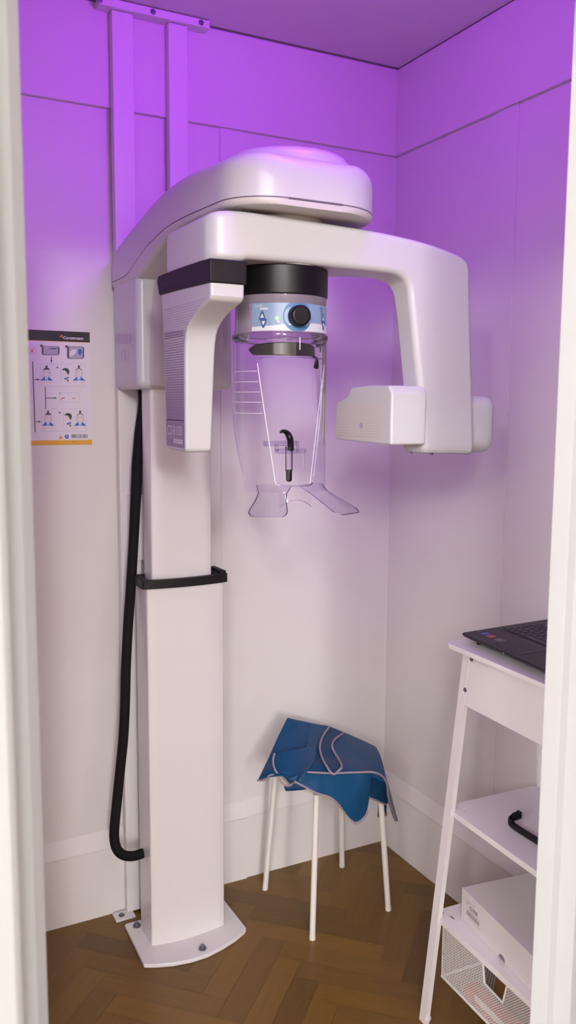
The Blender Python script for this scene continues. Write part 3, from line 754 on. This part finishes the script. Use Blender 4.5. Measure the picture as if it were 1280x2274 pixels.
while x < 1055:
    w_ = rb.choice((5, 7, 11)); ln([(x+w_/2, 1565), (x+w_/2, 1618)], w_, 'pdark'); x += w_+rb.choice((5, 6, 9))
o2 = PC(838, 1678, 2); put_text(pm, 'tips', .005, lambda a, b: o2+Vector((a, -.0004, b)), ix['pdark'], width=.006)
pm.v = [Vector(v) for v in pm.v]
pm.build('printed_graphics', [M[n_] for n_ in PMAT], po, recalc=False)

# ------------------------------------------------------------------ stool
SC = Vector((-.372, -.247, 0))
st = empty('stool', 'round white metal-legged stool in the corner, under the blue apron', 'stool', SC)
MB().lathe([(0, .432), (.136, .432), (.147, .429), (.151, .422), (.147, .414), (.136, .411), (0, .411)], SC, 40).build('seat', M['stool'], st)
for u, v in ((589, 1976), (694, 2087), (863, 2022), (760, 1926)):
    f = P(u, v-4, 2, .004); d = (SC-f); d.z = 0; L = d.length; d.normalize()
    t = f+d*.036; t.z = .424; f.z = .0
    lg = MB().tube([f+Vector((0, 0, .003)), f+(t-f)*.01, f+(t-f)*.5, t], .0088, 14).build('leg', M['stool'], st)
    MB().tube([f, f+(t-f)*.03], .0094, 14).build('leg_cap', M['stool'], lg)

# ------------------------------------------------------------------ apron
ap = empty('lead_apron', 'crumpled blue x-ray apron with pinkish grey piping lying on the stool', 'apron', (-.37, -.25, .45))
def row(l, n=6):
    out = []
    for u, v, y in l:
        k = min(1, max(0, (u-765)/85)); out.append(P(u, v, 1, y-.058*k*k*(3-2*k)))
    return crom(out, n)
def patch(name, rows, mt, par, n=6, m=6, wr=.0015, seed=1):
    R = [row(r, n) for r in rows]; k = len(R[0]); cols = [crom([r[i] for r in R], m) for i in range(k)]
    G = [[cols[i][j].copy() for i in range(k)] for j in range(len(cols[0]))]
    for r in G:
        for p in r:
            d = (CAM-p).normalized(); a = mnoise.noise(p*16+Vector((seed, 0, 0)))+.5*mnoise.noise(p*34)
            p += d*(.0042*a+.002)
    return MB().grid(G).build(name, mt, par, ang=180, solid=.004, sub=1, recalc=True)
def pipe(l, par, r=.0030, n=6): return MB().tube(row(l, n), r, 8).build('piping', M['piping'], par)
top = patch('top_panel', [
 [(684, 1603, -.150), (710, 1608, -.145), (735, 1613, -.145), (785, 1634, -.15), (835, 1657, -.165)],
 [(684, 1630, -.21), (708, 1634, -.215), (735, 1640, -.215), (788, 1655, -.22), (842, 1672, -.225)],
 [(680, 1668, -.30), (706, 1672, -.305), (735, 1676, -.31), (790, 1684, -.31), (850, 1697, -.305)],
 [(677, 1700, -.370), (704, 1702, -.375), (738, 1704, -.380), (798, 1706, -.375), (856, 1722, -.36)],
 [(677, 1714, -.392), (704, 1716, -.398), (738, 1717, -.402), (798, 1715, -.395), (858, 1737, -.378)]], M['cloth'], ap)
hem = [(677, 1714, -.396), (710, 1716, -.402), (741, 1717, -.406), (800, 1715, -.40), (830, 1715, -.395), (850, 1724, -.388), (860, 1742, -.378), (862, 1765, -.36), (868, 1790, -.33), (880, 1822, -.275)]
pipe(hem, top)
patch('side_drape', [
 [(835, 1657, -.165), (843, 1672, -.225), (851, 1697, -.30), (858, 1737, -.378)],
 [(848, 1690, -.185), (853, 1705, -.24), (858, 1725, -.31), (862, 1752, -.372)],
 [(863, 1742, -.21), (865, 1752, -.25), (867, 1765, -.31), (865, 1778, -.35)],
 [(876, 1790, -.235), (875, 1794, -.26), (873, 1797, -.29), (871, 1800, -.315)],
 [(885, 1823, -.255), (884, 1824, -.26), (882, 1825, -.265), (880, 1824, -.272)]], M['cloth'], ap)
inner = patch('inner_drape', [
 [(818, 1716, -.36), (832, 1716, -.36), (848, 1722, -.355), (860, 1740, -.35)],
 [(820, 1742, -.345), (834, 1745, -.34), (848, 1750, -.335), (862, 1760, -.325)],
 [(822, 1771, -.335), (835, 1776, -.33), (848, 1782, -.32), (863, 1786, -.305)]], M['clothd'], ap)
pipe([(822, 1772, -.337), (835, 1777, -.332), (848, 1783, -.322), (858, 1786, -.312)], inner, .0028)
low = patch('front_drape', [
 [(640, 1730, -.375), (664, 1722, -.385), (690, 1717, -.392), (738, 1718, -.398), (790, 1717, -.392), (828, 1717, -.372)],
 [(646, 1733, -.378), (668, 1732, -.390), (698, 1738, -.400), (742, 1748, -.412), (788, 1762, -.408), (826, 1740, -.368)],
 [(652, 1735, -.380), (674, 1741, -.394), (702, 1752, -.404), (746, 1768, -.418), (790, 1795, -.412), (823, 1765, -.368)],
 [(656, 1736, -.382), (680, 1749, -.397), (706, 1762, -.408), (748, 1782, -.420), (788, 1826, -.410), (816, 1805, -.375)]], M['cloth'], ap)
pipe([(654, 1735, -.385), (680, 1749, -.400), (706, 1762, -.411), (732, 1770, -.420), (750, 1784, -.423), (770, 1808, -.418), (786, 1826, -.413), (797, 1827, -.405), (812, 1812, -.385), (817, 1800, -.376)], low)
left = patch('left_panel', [
 [(640, 1593, -.155), (655, 1597, -.15), (675, 1601, -.145), (700, 1606, -.148), (722, 1611, -.15)],
 [(619, 1632, -.185), (642, 1632, -.20), (668, 1634, -.215), (692, 1637, -.22), (716, 1640, -.215)],
 [(600, 1674, -.215), (624, 1676, -.25), (655, 1676, -.275), (682, 1676, -.295), (706, 1678, -.305)],
 [(584, 1708, -.235), (602, 1706, -.275), (640, 1705, -.32), (672, 1700, -.345), (700, 1700, -.365)],
 [(572, 1733, -.245), (594, 1726, -.285), (628, 1722, -.335), (662, 1722, -.375), (696, 1715, -.392)]], M['cloth'], ap)
pipe([(572, 1733, -.248), (584, 1733, -.265), (593, 1730, -.28), (597, 1724, -.288), (604, 1721, -.298), (614, 1721, -.31)], left)
flap = patch('corner_flap', [
 [(610, 1674, -.262), (634, 1668, -.285), (664, 1662, -.295), (702, 1655, -.305)],
 [(609, 1695, -.280), (632, 1694, -.312), (662, 1688, -.335), (700, 1682, -.368)],
 [(613, 1714, -.302), (632, 1714, -.335), (662, 1712, -.368), (688, 1704, -.402)],
 [(628, 1724, -.325), (642, 1726, -.352), (656, 1726, -.375), (672, 1722, -.406)],
 [(644, 1741, -.345), (651, 1738, -.362), (655, 1734, -.378), (660, 1732, -.396)]], M['cloth'], ap)
pipe([(610, 1673, -.268), (607, 1690, -.28), (610, 1706, -.297), (617, 1717, -.312), (632, 1722, -.332), (645, 1727, -.348), (650, 1735, -.356), (648, 1742, -.352), (640, 1745, -.345), (628, 1740, -.335), (617, 1722, -.318)], flap)
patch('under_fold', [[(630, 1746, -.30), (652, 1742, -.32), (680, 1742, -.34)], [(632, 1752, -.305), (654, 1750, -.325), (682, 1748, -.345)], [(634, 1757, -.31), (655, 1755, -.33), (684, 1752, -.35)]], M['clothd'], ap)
strap = patch('collar_strap', [
 [(733, 1613, -.158), (748, 1619, -.158), (762, 1628, -.160)],
 [(717, 1634, -.225), (734, 1640, -.225), (747, 1644, -.225)],
 [(710, 1658, -.285), (725, 1660, -.285), (738, 1660, -.285)],
 [(715, 1682, -.335), (732, 1682, -.335), (747, 1684, -.335)],
 [(728, 1705, -.395), (744, 1703, -.395), (757, 1700, -.39)],
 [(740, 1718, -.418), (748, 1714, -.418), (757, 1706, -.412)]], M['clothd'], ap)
pipe([(733, 1613, -.162), (719, 1632, -.229), (711, 1655, -.290), (714, 1678, -.340), (726, 1702, -.400), (740, 1719, -.424), (753, 1711, -.420), (759, 1703, -.412), (755, 1690, -.365), (742, 1668, -.31), (738, 1656, -.288), (744, 1642, -.235), (763, 1628, -.166)], strap, .0033)
tb = MB()
c0 = P(850, 1800, 1, -.345)
tb.box(c0.x-.016, c0.x+.014, -.348, -.342, c0.z-.014, c0.z+.040, .002)
tab = tb.build('hanging_tab', M['clothd'], ap)
MB().box(c0.x-.016, c0.x+.014, -.3495, -.3405, c0.z-.018, c0.z-.006, .001).build('tab_end', M['tan'], tab)

# ------------------------------------------------------------------ trolley
E1 = Vector((-.044, -.999, 0)).normalized(); N1 = Vector((.999, -.044, 0)).normalized()
P0 = Vector((-.371, -.791, 0))
def T(s, t, z): return P0+E1*s+N1*t+Vector((0, 0, z))
TX = lambda c: T(c.x, c.y, c.z)
def PT(u, v, t):  # pixel -> (s,z) in the plane t
    p = PP(u, v, T(0, t, 0), N1); return (p-P0).dot(E1), p.z
LS, LT, HT = .50, .315, .965
tr = empty('laptop_trolley', 'tall white metal trolley with two shelves beside the right door jamb', 'trolley', T(.25, .15, 0))
MB().prism(rrect(0, LS, 0, LT, .022), HT-.013, HT, lambda a, b, c: T(a, b, c), .003, 2).build('table_top', M['tmetal'], tr)
def tz(z): return .048-.103*(HT-z)/HT      # splay of the left-hand legs
def tz2(z): return LT-.032+.045*(HT-z)/HT
sp = MB()
for s0, s1 in ((.024, .480),):
    sp.loft([[T(s0, tz(z)+d, z) for z, d in ((.950, 0), (.950, .003), (.815, .003), (.815, 0))], [T(s1, tz(z)+d, z) for z, d in ((.950, 0), (.950, .003), (.815, .003), (.815, 0))]])
panel = sp.build('side_panel', M['tmetal'], tr)
rp = MB(); rp.loft([[T(s, tz2(z)-d, z) for z, d in ((.950, 0), (.950, .003), (.815, .003), (.815, 0))] for s in (.024, .480)]); rp.build('side_panel', M['tmetal'], tr)
for k, (s, tt) in enumerate(((.018, tz), (LS-.044, tz), (.018, tz2), (LS-.044, tz2))):
    lg = MB(); sg = 1 if tt is tz else -1
    rings = []
    for z in (.0, .012, .3, .6, .952):
        w_ = .026; t = tt(z); s_ = s+(.0 if k % 2 else -.0)
        rings.append([T(s_, t-.0006*sg, z), T(s_+w_, t-.0006*sg, z), T(s_+w_, t+.012*sg, z), T(s_+w_-.003, t+.012*sg, z), T(s_+w_-.003, t+.0028*sg, z), T(s_+.003, t+.0028*sg, z), T(s_+.003, t+.010*sg, z), T(s_, t+.010*sg, z)])
    leg = lg.loft(rings).build('leg', M['tmetal'], tr)
    bolt_mb(T(s+.026, tt(.016)+.006*sg, .016), E1, .009, .004).build('foot_clip', M['tmetal'], leg)
    if k == 0:
        for u, v in ((1048, 1464), (1040, 1531)):
            s2, z2 = PT(u, v, tz(.92)); bolt_mb(T(s2, tz(z2)-.001, z2), -N1, .0058, .003).build('screw', M['bolt'], panel)
def shelf(z, name):
    t0, t1 = tz(z)+.006, tz2(z)-.006; mb = MB()
    ho = [[(.052+.012*cos(w*pi/4), .030+.003*sin(w*pi/4)) for w in range(8)], [(.026+.007*cos(w*pi/4), .020+.003*sin(w*pi/4)) for w in range(8)]]
    out = [(.012, t0+.012), (.030, t0), (LS-.030, t0), (LS-.012, t0+.012), (LS-.012, t1-.012), (LS-.030, t1), (.030, t1), (.012, t1-.012)]
    plate_holes(mb, out, [[(a, t0+b) for a, b in h_][::-1] for h_ in ho], lambda a, b, c: T(a, b, z-c), .002)
    mb.box(.034, LS-.034, t0-.001, t0+.0015, z-.014, z+.0002, .0005, 1, 0, TX); mb.box(.034, LS-.034, t1-.0015, t1+.001, z-.014, z+.0002, .0005, 1, 0, TX)
    o = mb.build(name, M['tmetal'], tr); return t0
S1Z, S2Z = .549, .277
t_mid = shelf(S1Z, 'shelf'); t_low = shelf(S2Z, 'shelf')

# ------------------------------------------------------------------ laptop
E2 = Vector((-.105, -.9945, 0)).normalized(); N2 = Vector((.9945, -.105, 0)).normalized(); L0 = Vector((-.337, -.815, 0))
def LZ(t): return .9885+.012*t/.25
def LT_(s, t, h=0): return L0+E2*s+N2*t+Vector((0, 0, LZ(t)+h))
lp = empty('laptop', 'open black laptop on the trolley top, half hidden by the door jamb', 'laptop', L0+E2*.18+N2*.12+Vector((0, 0, .966)))
bs = MB(); rings = []
for s in (0, .003, .375, .378):
    k = .004 if s in (0, .378) else 0
    rings.append([LT_(s, .0+k, 0), LT_(s, .25-k, 0), LT_(s, .25-k, -.030), LT_(s, .05, -.020), LT_(s, .018, -.0165), LT_(s, .006+k, -.010), LT_(s, k, -.004)])
base = bs.loft(rings).build('base', M['lap'], lp)
for s, t in ((.03, .03), (.35, .03), (.03, .22), (.35, .22)):
    a = LT_(s, t, -.017 if t < .1 else -.029); MB().tube([Vector((a.x, a.y, .9652)), a], .006, 10).build('rubber_foot', M['black'], base)
kbd = MB().add([LT_(.018, .103, .0004), LT_(.360, .103, .0004), LT_(.360, .215, .0004), LT_(.018, .215, .0004)], [[0, 1, 2, 3]]).build('keyboard_bed', M['black'], base, recalc=False)
for r_ in range(6):
    t0 = .106+.0182*r_; s = .020+.0035*(r_ % 3); k = 0
    while s < .345 and k < 16:
        wd = .0158
        if r_ == 0 and k == 4: wd = .085
        mb = MB(); a = []
        for ds, dt, h in ((0, 0, 0), (wd, 0, 0), (wd, .0150, 0), (0, .0150, 0)):
            a.append(LT_(s+ds, t0+dt, .0005))
        b2 = [LT_(s+ds, t0+dt, .0024) for ds, dt in ((.0012, .0012), (wd-.0012, .0012), (wd-.0012, .0138), (.0012, .0138))]
        mb.add(a+b2, [[4, 5, 6, 7]]+[[i, (i+1) % 4, 4+(i+1) % 4, 4+i] for i in range(4)]).build('key', M['key'], base)
        s += wd+.0034; k += 1
tpd = MB().add([LT_(a, b, .0004) for a, b in ((.100, .014), (.205, .014), (.205, .088), (.100, .088))], [[0, 1, 2, 3]])
tpad = tpd.build('touchpad', M['lap'], base, recalc=False)
MB().tube([LT_(.100, .014, .0006), LT_(.100, .088, .0006), LT_(.205, .088, .0006), LT_(.205, .014, .0006)], .0006, 6).build('touchpad_edge', M['lapline'], tpad)
for s, w_, t_, c in ((.004, .016, .036, 'sdark'), (.026, .017, .034, 'sblue'), (.049, .021, .033, 'sred'), (.082, .026, .033, 'sgrey')):
    MB().add([LT_(a, b, .0005) for a, b in ((s, t_), (s+w_, t_), (s+w_, t_+.019), (s, t_+.019))], [[0, 1, 2, 3]]).build('sticker', M[c], base, recalc=False)
ld = LT_(.171, -.0008, -.004); MB().tube([ld, ld-N2*.0012], .0012, 8).build('status_light', M['frost'], base)
ld_ = MB(); rings = []
for s in (.004, .374):
    a, b = LT_(s, .248, .0), LT_(s, .248+.085, .215); d_ = Vector((N2.x, N2.y, -.35))*.006
    rings.append([a, b, b+d_, a+d_])
lid = ld_.loft(rings).build('lid', M['lap'], lp)
sc_ = MB(); o_ = -Vector((N2.x, N2.y, -.35))*.0006
sc_.add([LT_(.016, .248+.085*.08, .215*.08)+o_, LT_(.362, .248+.085*.08, .215*.08)+o_, LT_(.362, .248+.085*.94, .215*.94)+o_, LT_(.016, .248+.085*.94, .215*.94)+o_], [[0, 1, 2, 3]]).build('screen', M['black'], lid, recalc=False)

# ------------------------------------------------------------------ black rod on the middle shelf
zr = S1Z+.0085
def RP_(u, v, dz=0): return P(u, v, 2, zr+dz)
ro = empty('bent_rod', 'black rod with a hooked knobbly end on the middle trolley shelf', 'rod', RP_(1138, 1828))
a, b = RP_(1137, 1831), RP_(1192, 1866); d_ = (b-a).normalized(); sd = Vector((d_.y, -d_.x, 0)); sd = sd if sd.x > 0 else -sd
MB().tube(crom([a+Vector((0, 0, .016)), a+Vector((0, 0, .006))-d_*.002, a+d_*.008, b, b+d_*.12], 5), .0078, 12).build('shaft', M['black'], ro)
kn = MB(); c = a+Vector((0, 0, .016)); kn.tube([c, c+sd*.010+Vector((0, 0, .002)), c+sd*.022+Vector((0, 0, .003))], [.0075, .010, .0095], 10)
kn.tube([c+sd*.018+Vector((0, 0, .004)), c+sd*.024+Vector((0, 0, .012))], [.008, .006], 10); kn.build('knob', M['black'], ro)

# ------------------------------------------------------------------ carton on the low shelf
bx = empty('cardboard_box', 'white cardboard carton with a printed barcode label on the low trolley shelf', 'box', T(.20, .14, S2Z+.001))
E3 = Vector((-.124, -.992, 0)).normalized(); N3 = Vector((.992, -.124, 0)).normalized(); B0 = P(1025, 2040, 2, S2Z+.001); B0.z = 0
BL, BW, BH = .36, .225, .081
def B(s, t, h): return B0+E3*s+N3*t+Vector((0, 0, S2Z+.001+h))
bd_ = MB()
nr = .014; ns_ = PP(1115, 2125, B(0, 0, 0), N3); ns_ = (ns_-B0).dot(E3)
fo = [(0, 0)]+[(ns_-nr*cos(radians(w)), nr*sin(radians(w))) for w in range(0, 181, 20)]+[(BL, 0), (BL, BH), (0, BH)]
plate_holes(bd_, fo, [], lambda a, b, c: B(a, c, b), .002)
bd_.box(0, BL, .0025, BW, 0, BH-.0005, .0008, 1, 0, lambda c: B(c.x, c.y, c.z))
carton = bd_.build('carton_body', M['card'], bx)
MB().box(-.0005, BL+.0005, -.0008, BW+.0005, BH-.0008, BH+.0008, .0006, 1, 0, lambda c: B(c.x, c.y, c.z)).build('carton_lid', M['card'], bx)
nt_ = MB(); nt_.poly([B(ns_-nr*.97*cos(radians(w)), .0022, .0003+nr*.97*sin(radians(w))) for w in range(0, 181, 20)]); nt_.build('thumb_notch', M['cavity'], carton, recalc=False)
lb = MB(); Q = lambda a, b: B(a, -.0006, b)
lb.add([B(a, -.0003, b) for a, b in ((.016, .012), (.092, .012), (.092, .072), (.016, .072))], [[0, 1, 2, 3]], 0)
put_text(lb, 'CS 8100', .013, lambda a, b: Q(.036+a, .046+b), 1, width=.034, bold=.0004)
for z_, w_ in ((.041, .050), (.062, .030), (.020, .055)): lb.add([Q(a, b) for a, b in ((.030, z_), (.030+w_, z_), (.030+w_, z_+.0016), (.030, z_+.0016))], [[0, 1, 2, 3]], 2)
x = .024
while x < .078:
    w_ = rb.choice((.0011, .0018, .0026)); lb.add([Q(a, b) for a, b in ((x, .026), (x+w_, .026), (x+w_, .038), (x, .038))], [[0, 1, 2, 3]], 1); x += w_+rb.choice((.0011, .0018))
lb.tube([B(.026+.006*cos(w*pi/6), -.0008, .058+.006*sin(w*pi/6)) for w in range(13)], .0006, 5, 2)
lb.add([Q(a, b) for a, b in ((.023, .055), (.029, .055), (.026, .0615))], [[0, 1, 2, 3][:3]], 2)
lb.build('shipping_label', [M['card'], M['ink'], M['inkl']], carton, recalc=False)

# ------------------------------------------------------------------ wire basket under the low shelf
bk = empty('wire_basket', 'white wire mesh basket hung under the low trolley shelf', 'basket', T(.23, .12, .10))
K0, K1, KT0, KT1, KZ0, KZ1 = .026, .456, .004, .240, .105, .261
hs = [PT(u, v, KT0) for u, v in ((1072, 2138), (1078, 2183), (1118, 2226), (1131, 2188))]
hole = [(hs[0][0], KZ1), hs[1], hs[2], (hs[3][0], KZ1)]
def inside(p, poly):
    c = False; j = len(poly)-1
    for i in range(len(poly)):
        if (poly[i][1] > p[1]) != (poly[j][1] > p[1]) and p[0] < (poly[j][0]-poly[i][0])*(p[1]-poly[i][1])/(poly[j][1]-poly[i][1])+poly[i][0]: c = not c
        j = i
    return c
def mesh_face(w_, h_, pt, hole=None, pitch=.0068):
    mb = MB(); r = .0005; n_ = int((w_+h_)/pitch)
    for sg in (1, -1):
        for i in range(n_+1):
            c = i*pitch; segs = []; cur = None
            k = 0; st_ = .004
            # points (x, y) on the line x = c - y  (mirrored for the other diagonal)
            y = 0.0
            while y <= h_+1e-9:
                x = c-y; X = x if sg > 0 else w_-x
                ok = 0 <= x <= w_ and not (hole and inside((X, y), hole))
                if ok: cur = [(X, y), (X, y)] if cur is None else [cur[0], (X, y)]
                elif cur: segs.append(cur); cur = None
                y += st_
            if cur: segs.append(cur)
            for a, b in segs:
                if a == b: continue
                mb.tube([pt(*a), pt(*b)], r, 4, caps=False)
    return mb
sd_ = mesh_face(K1-K0, KZ1-KZ0, lambda x, y: T(K0+x, KT0, KZ0+y), [(a-K0, b-KZ0) for a, b in hole]).build('mesh_side', M['wire'], bk)
MB().tube([T(a, KT0-.001, b) for a, b in hole], .0028, 8).build('handle_rim', M['wire'], sd_)
mesh_face(K1-K0, KZ1-KZ0, lambda x, y: T(K0+x, KT1, KZ0+y), None, .009).build('mesh_side', M['wire'], bk)
mesh_face(KT1-KT0, KZ1-KZ0, lambda x, y: T(K0, KT0+x, KZ0+y), None, .0075).build('mesh_end', M['wire'], bk)
mesh_face(KT1-KT0, KZ1-KZ0, lambda x, y: T(K1, KT0+x, KZ0+y), None, .009).build('mesh_end', M['wire'], bk)
mesh_face(K1-K0, KT1-KT0, lambda x, y: T(K0+x, KT0+y, KZ0), None, .009).build('mesh_bottom', M['wire'], bk)
fm = MB()
for z, r in ((KZ0, .0032), (KZ1+.0005, .0020)):
    lp_ = [T(K0, KT0, z), T(K1, KT0, z), T(K1, KT1, z), T(K0, KT1, z), T(K0, KT0, z)]
    for a, b in zip(lp_, lp_[1:]): fm.tube([a, b], r, 8)
for s, t in ((K0, KT0), (K1, KT0), (K1, KT1), (K0, KT1)): fm.tube([T(s, t, KZ0), T(s, t, S2Z-.002)], .0014, 6)
fm.build('frame', M['wire'], bk)
pk = empty('red_packet', 'red and white packet seen through the wire mesh basket', 'packet', T(.26, .05, KZ0))
MB().box(.105, .43, .012, .050, KZ0+.001, KZ0+.046, .006, 2, 0, lambda c: T(c.x, c.y, c.z-.35*max(0, .16-c.x)*(1 if c.z > KZ0+.03 else 0))).build('wrapper', M['red'], pk)
MB().box(.150, .40, .0112, .0125, KZ0+.014, KZ0+.030, 0, 1, 0, TX).build('pale_stripe', M['card'], pk)

kr = empty('kraft_carton', 'small brown paperboard carton inside the wire basket, seen through its handle hole', 'box', T(.26, .14, KZ0))
MB().box(.16, .43, .062, .205, KZ0+.001, KZ0+.110, .0015, 1, 0, TX).build('carton_body', M['kraft'], kr)
MB().box(.16, .43, .130, .136, KZ0+.110, KZ0+.1106, 0, 1, 0, TX).build('closing_tape', M['tan'], kr)

# ------------------------------------------------------------------ light
def lamp(name, kind, loc, energy, col, size=.05, size_y=None, rot=None, spot=None):
    l = bpy.data.lights.new(name, kind); l.energy = energy; l.color = col
    if kind == 'AREA':
        l.shape = 'RECTANGLE'; l.size = size; l.size_y = size_y or size
    else: l.shadow_soft_size = size
    if kind == 'SPOT': l.spot_size = spot; l.spot_blend = .6
    o = bpy.data.objects.new(name, l); COL.objects.link(o); o.location = loc
    if rot: o.rotation_euler = rot
    return o
WARM = (.975, .970, 1.0)
for loc, en, r in (((-1.33, -2.52, 2.92), 18, .035), ((-1.80, -3.60, 3.18), 12, .15), ((-2.76, -6.75, 3.20), 230, .32), ((-3.80, -6.00, 3.20), 260, .32),
                   ((-5.76, -5.85, 3.20), 330, .32), ((-6.30, -4.30, 3.10), 420, .32), ((-5.30, -7.65, 3.20), 430, .32), ((-3.40, -9.75, 3.20), 620, .32), ((-3.90, -12.2, 3.20), 760, .32)):
    lamp('hall_downlight', 'POINT', loc, en*.755 if r > .1 else en, WARM, r)
PUR = (.42, .038, 1.0)
pl = lamp('purple_ceiling_strip', 'AREA', (-.74, -1.17, 2.48), 7.8, PUR, .30, .05, (radians(90), 0, 0))
pl.data.spread = radians(165)
wd = bpy.data.worlds.new('world'); S.world = wd; wd.use_nodes = True
wd.node_tree.nodes['Background'].inputs['Color'].default_value = (.05, .05, .055, 1)
S.view_settings.view_transform = 'Standard'; S.view_settings.look = 'None'
S.view_settings.exposure = 0.0; S.view_settings.gamma = 1; S.view_settings.use_curve_mapping = False
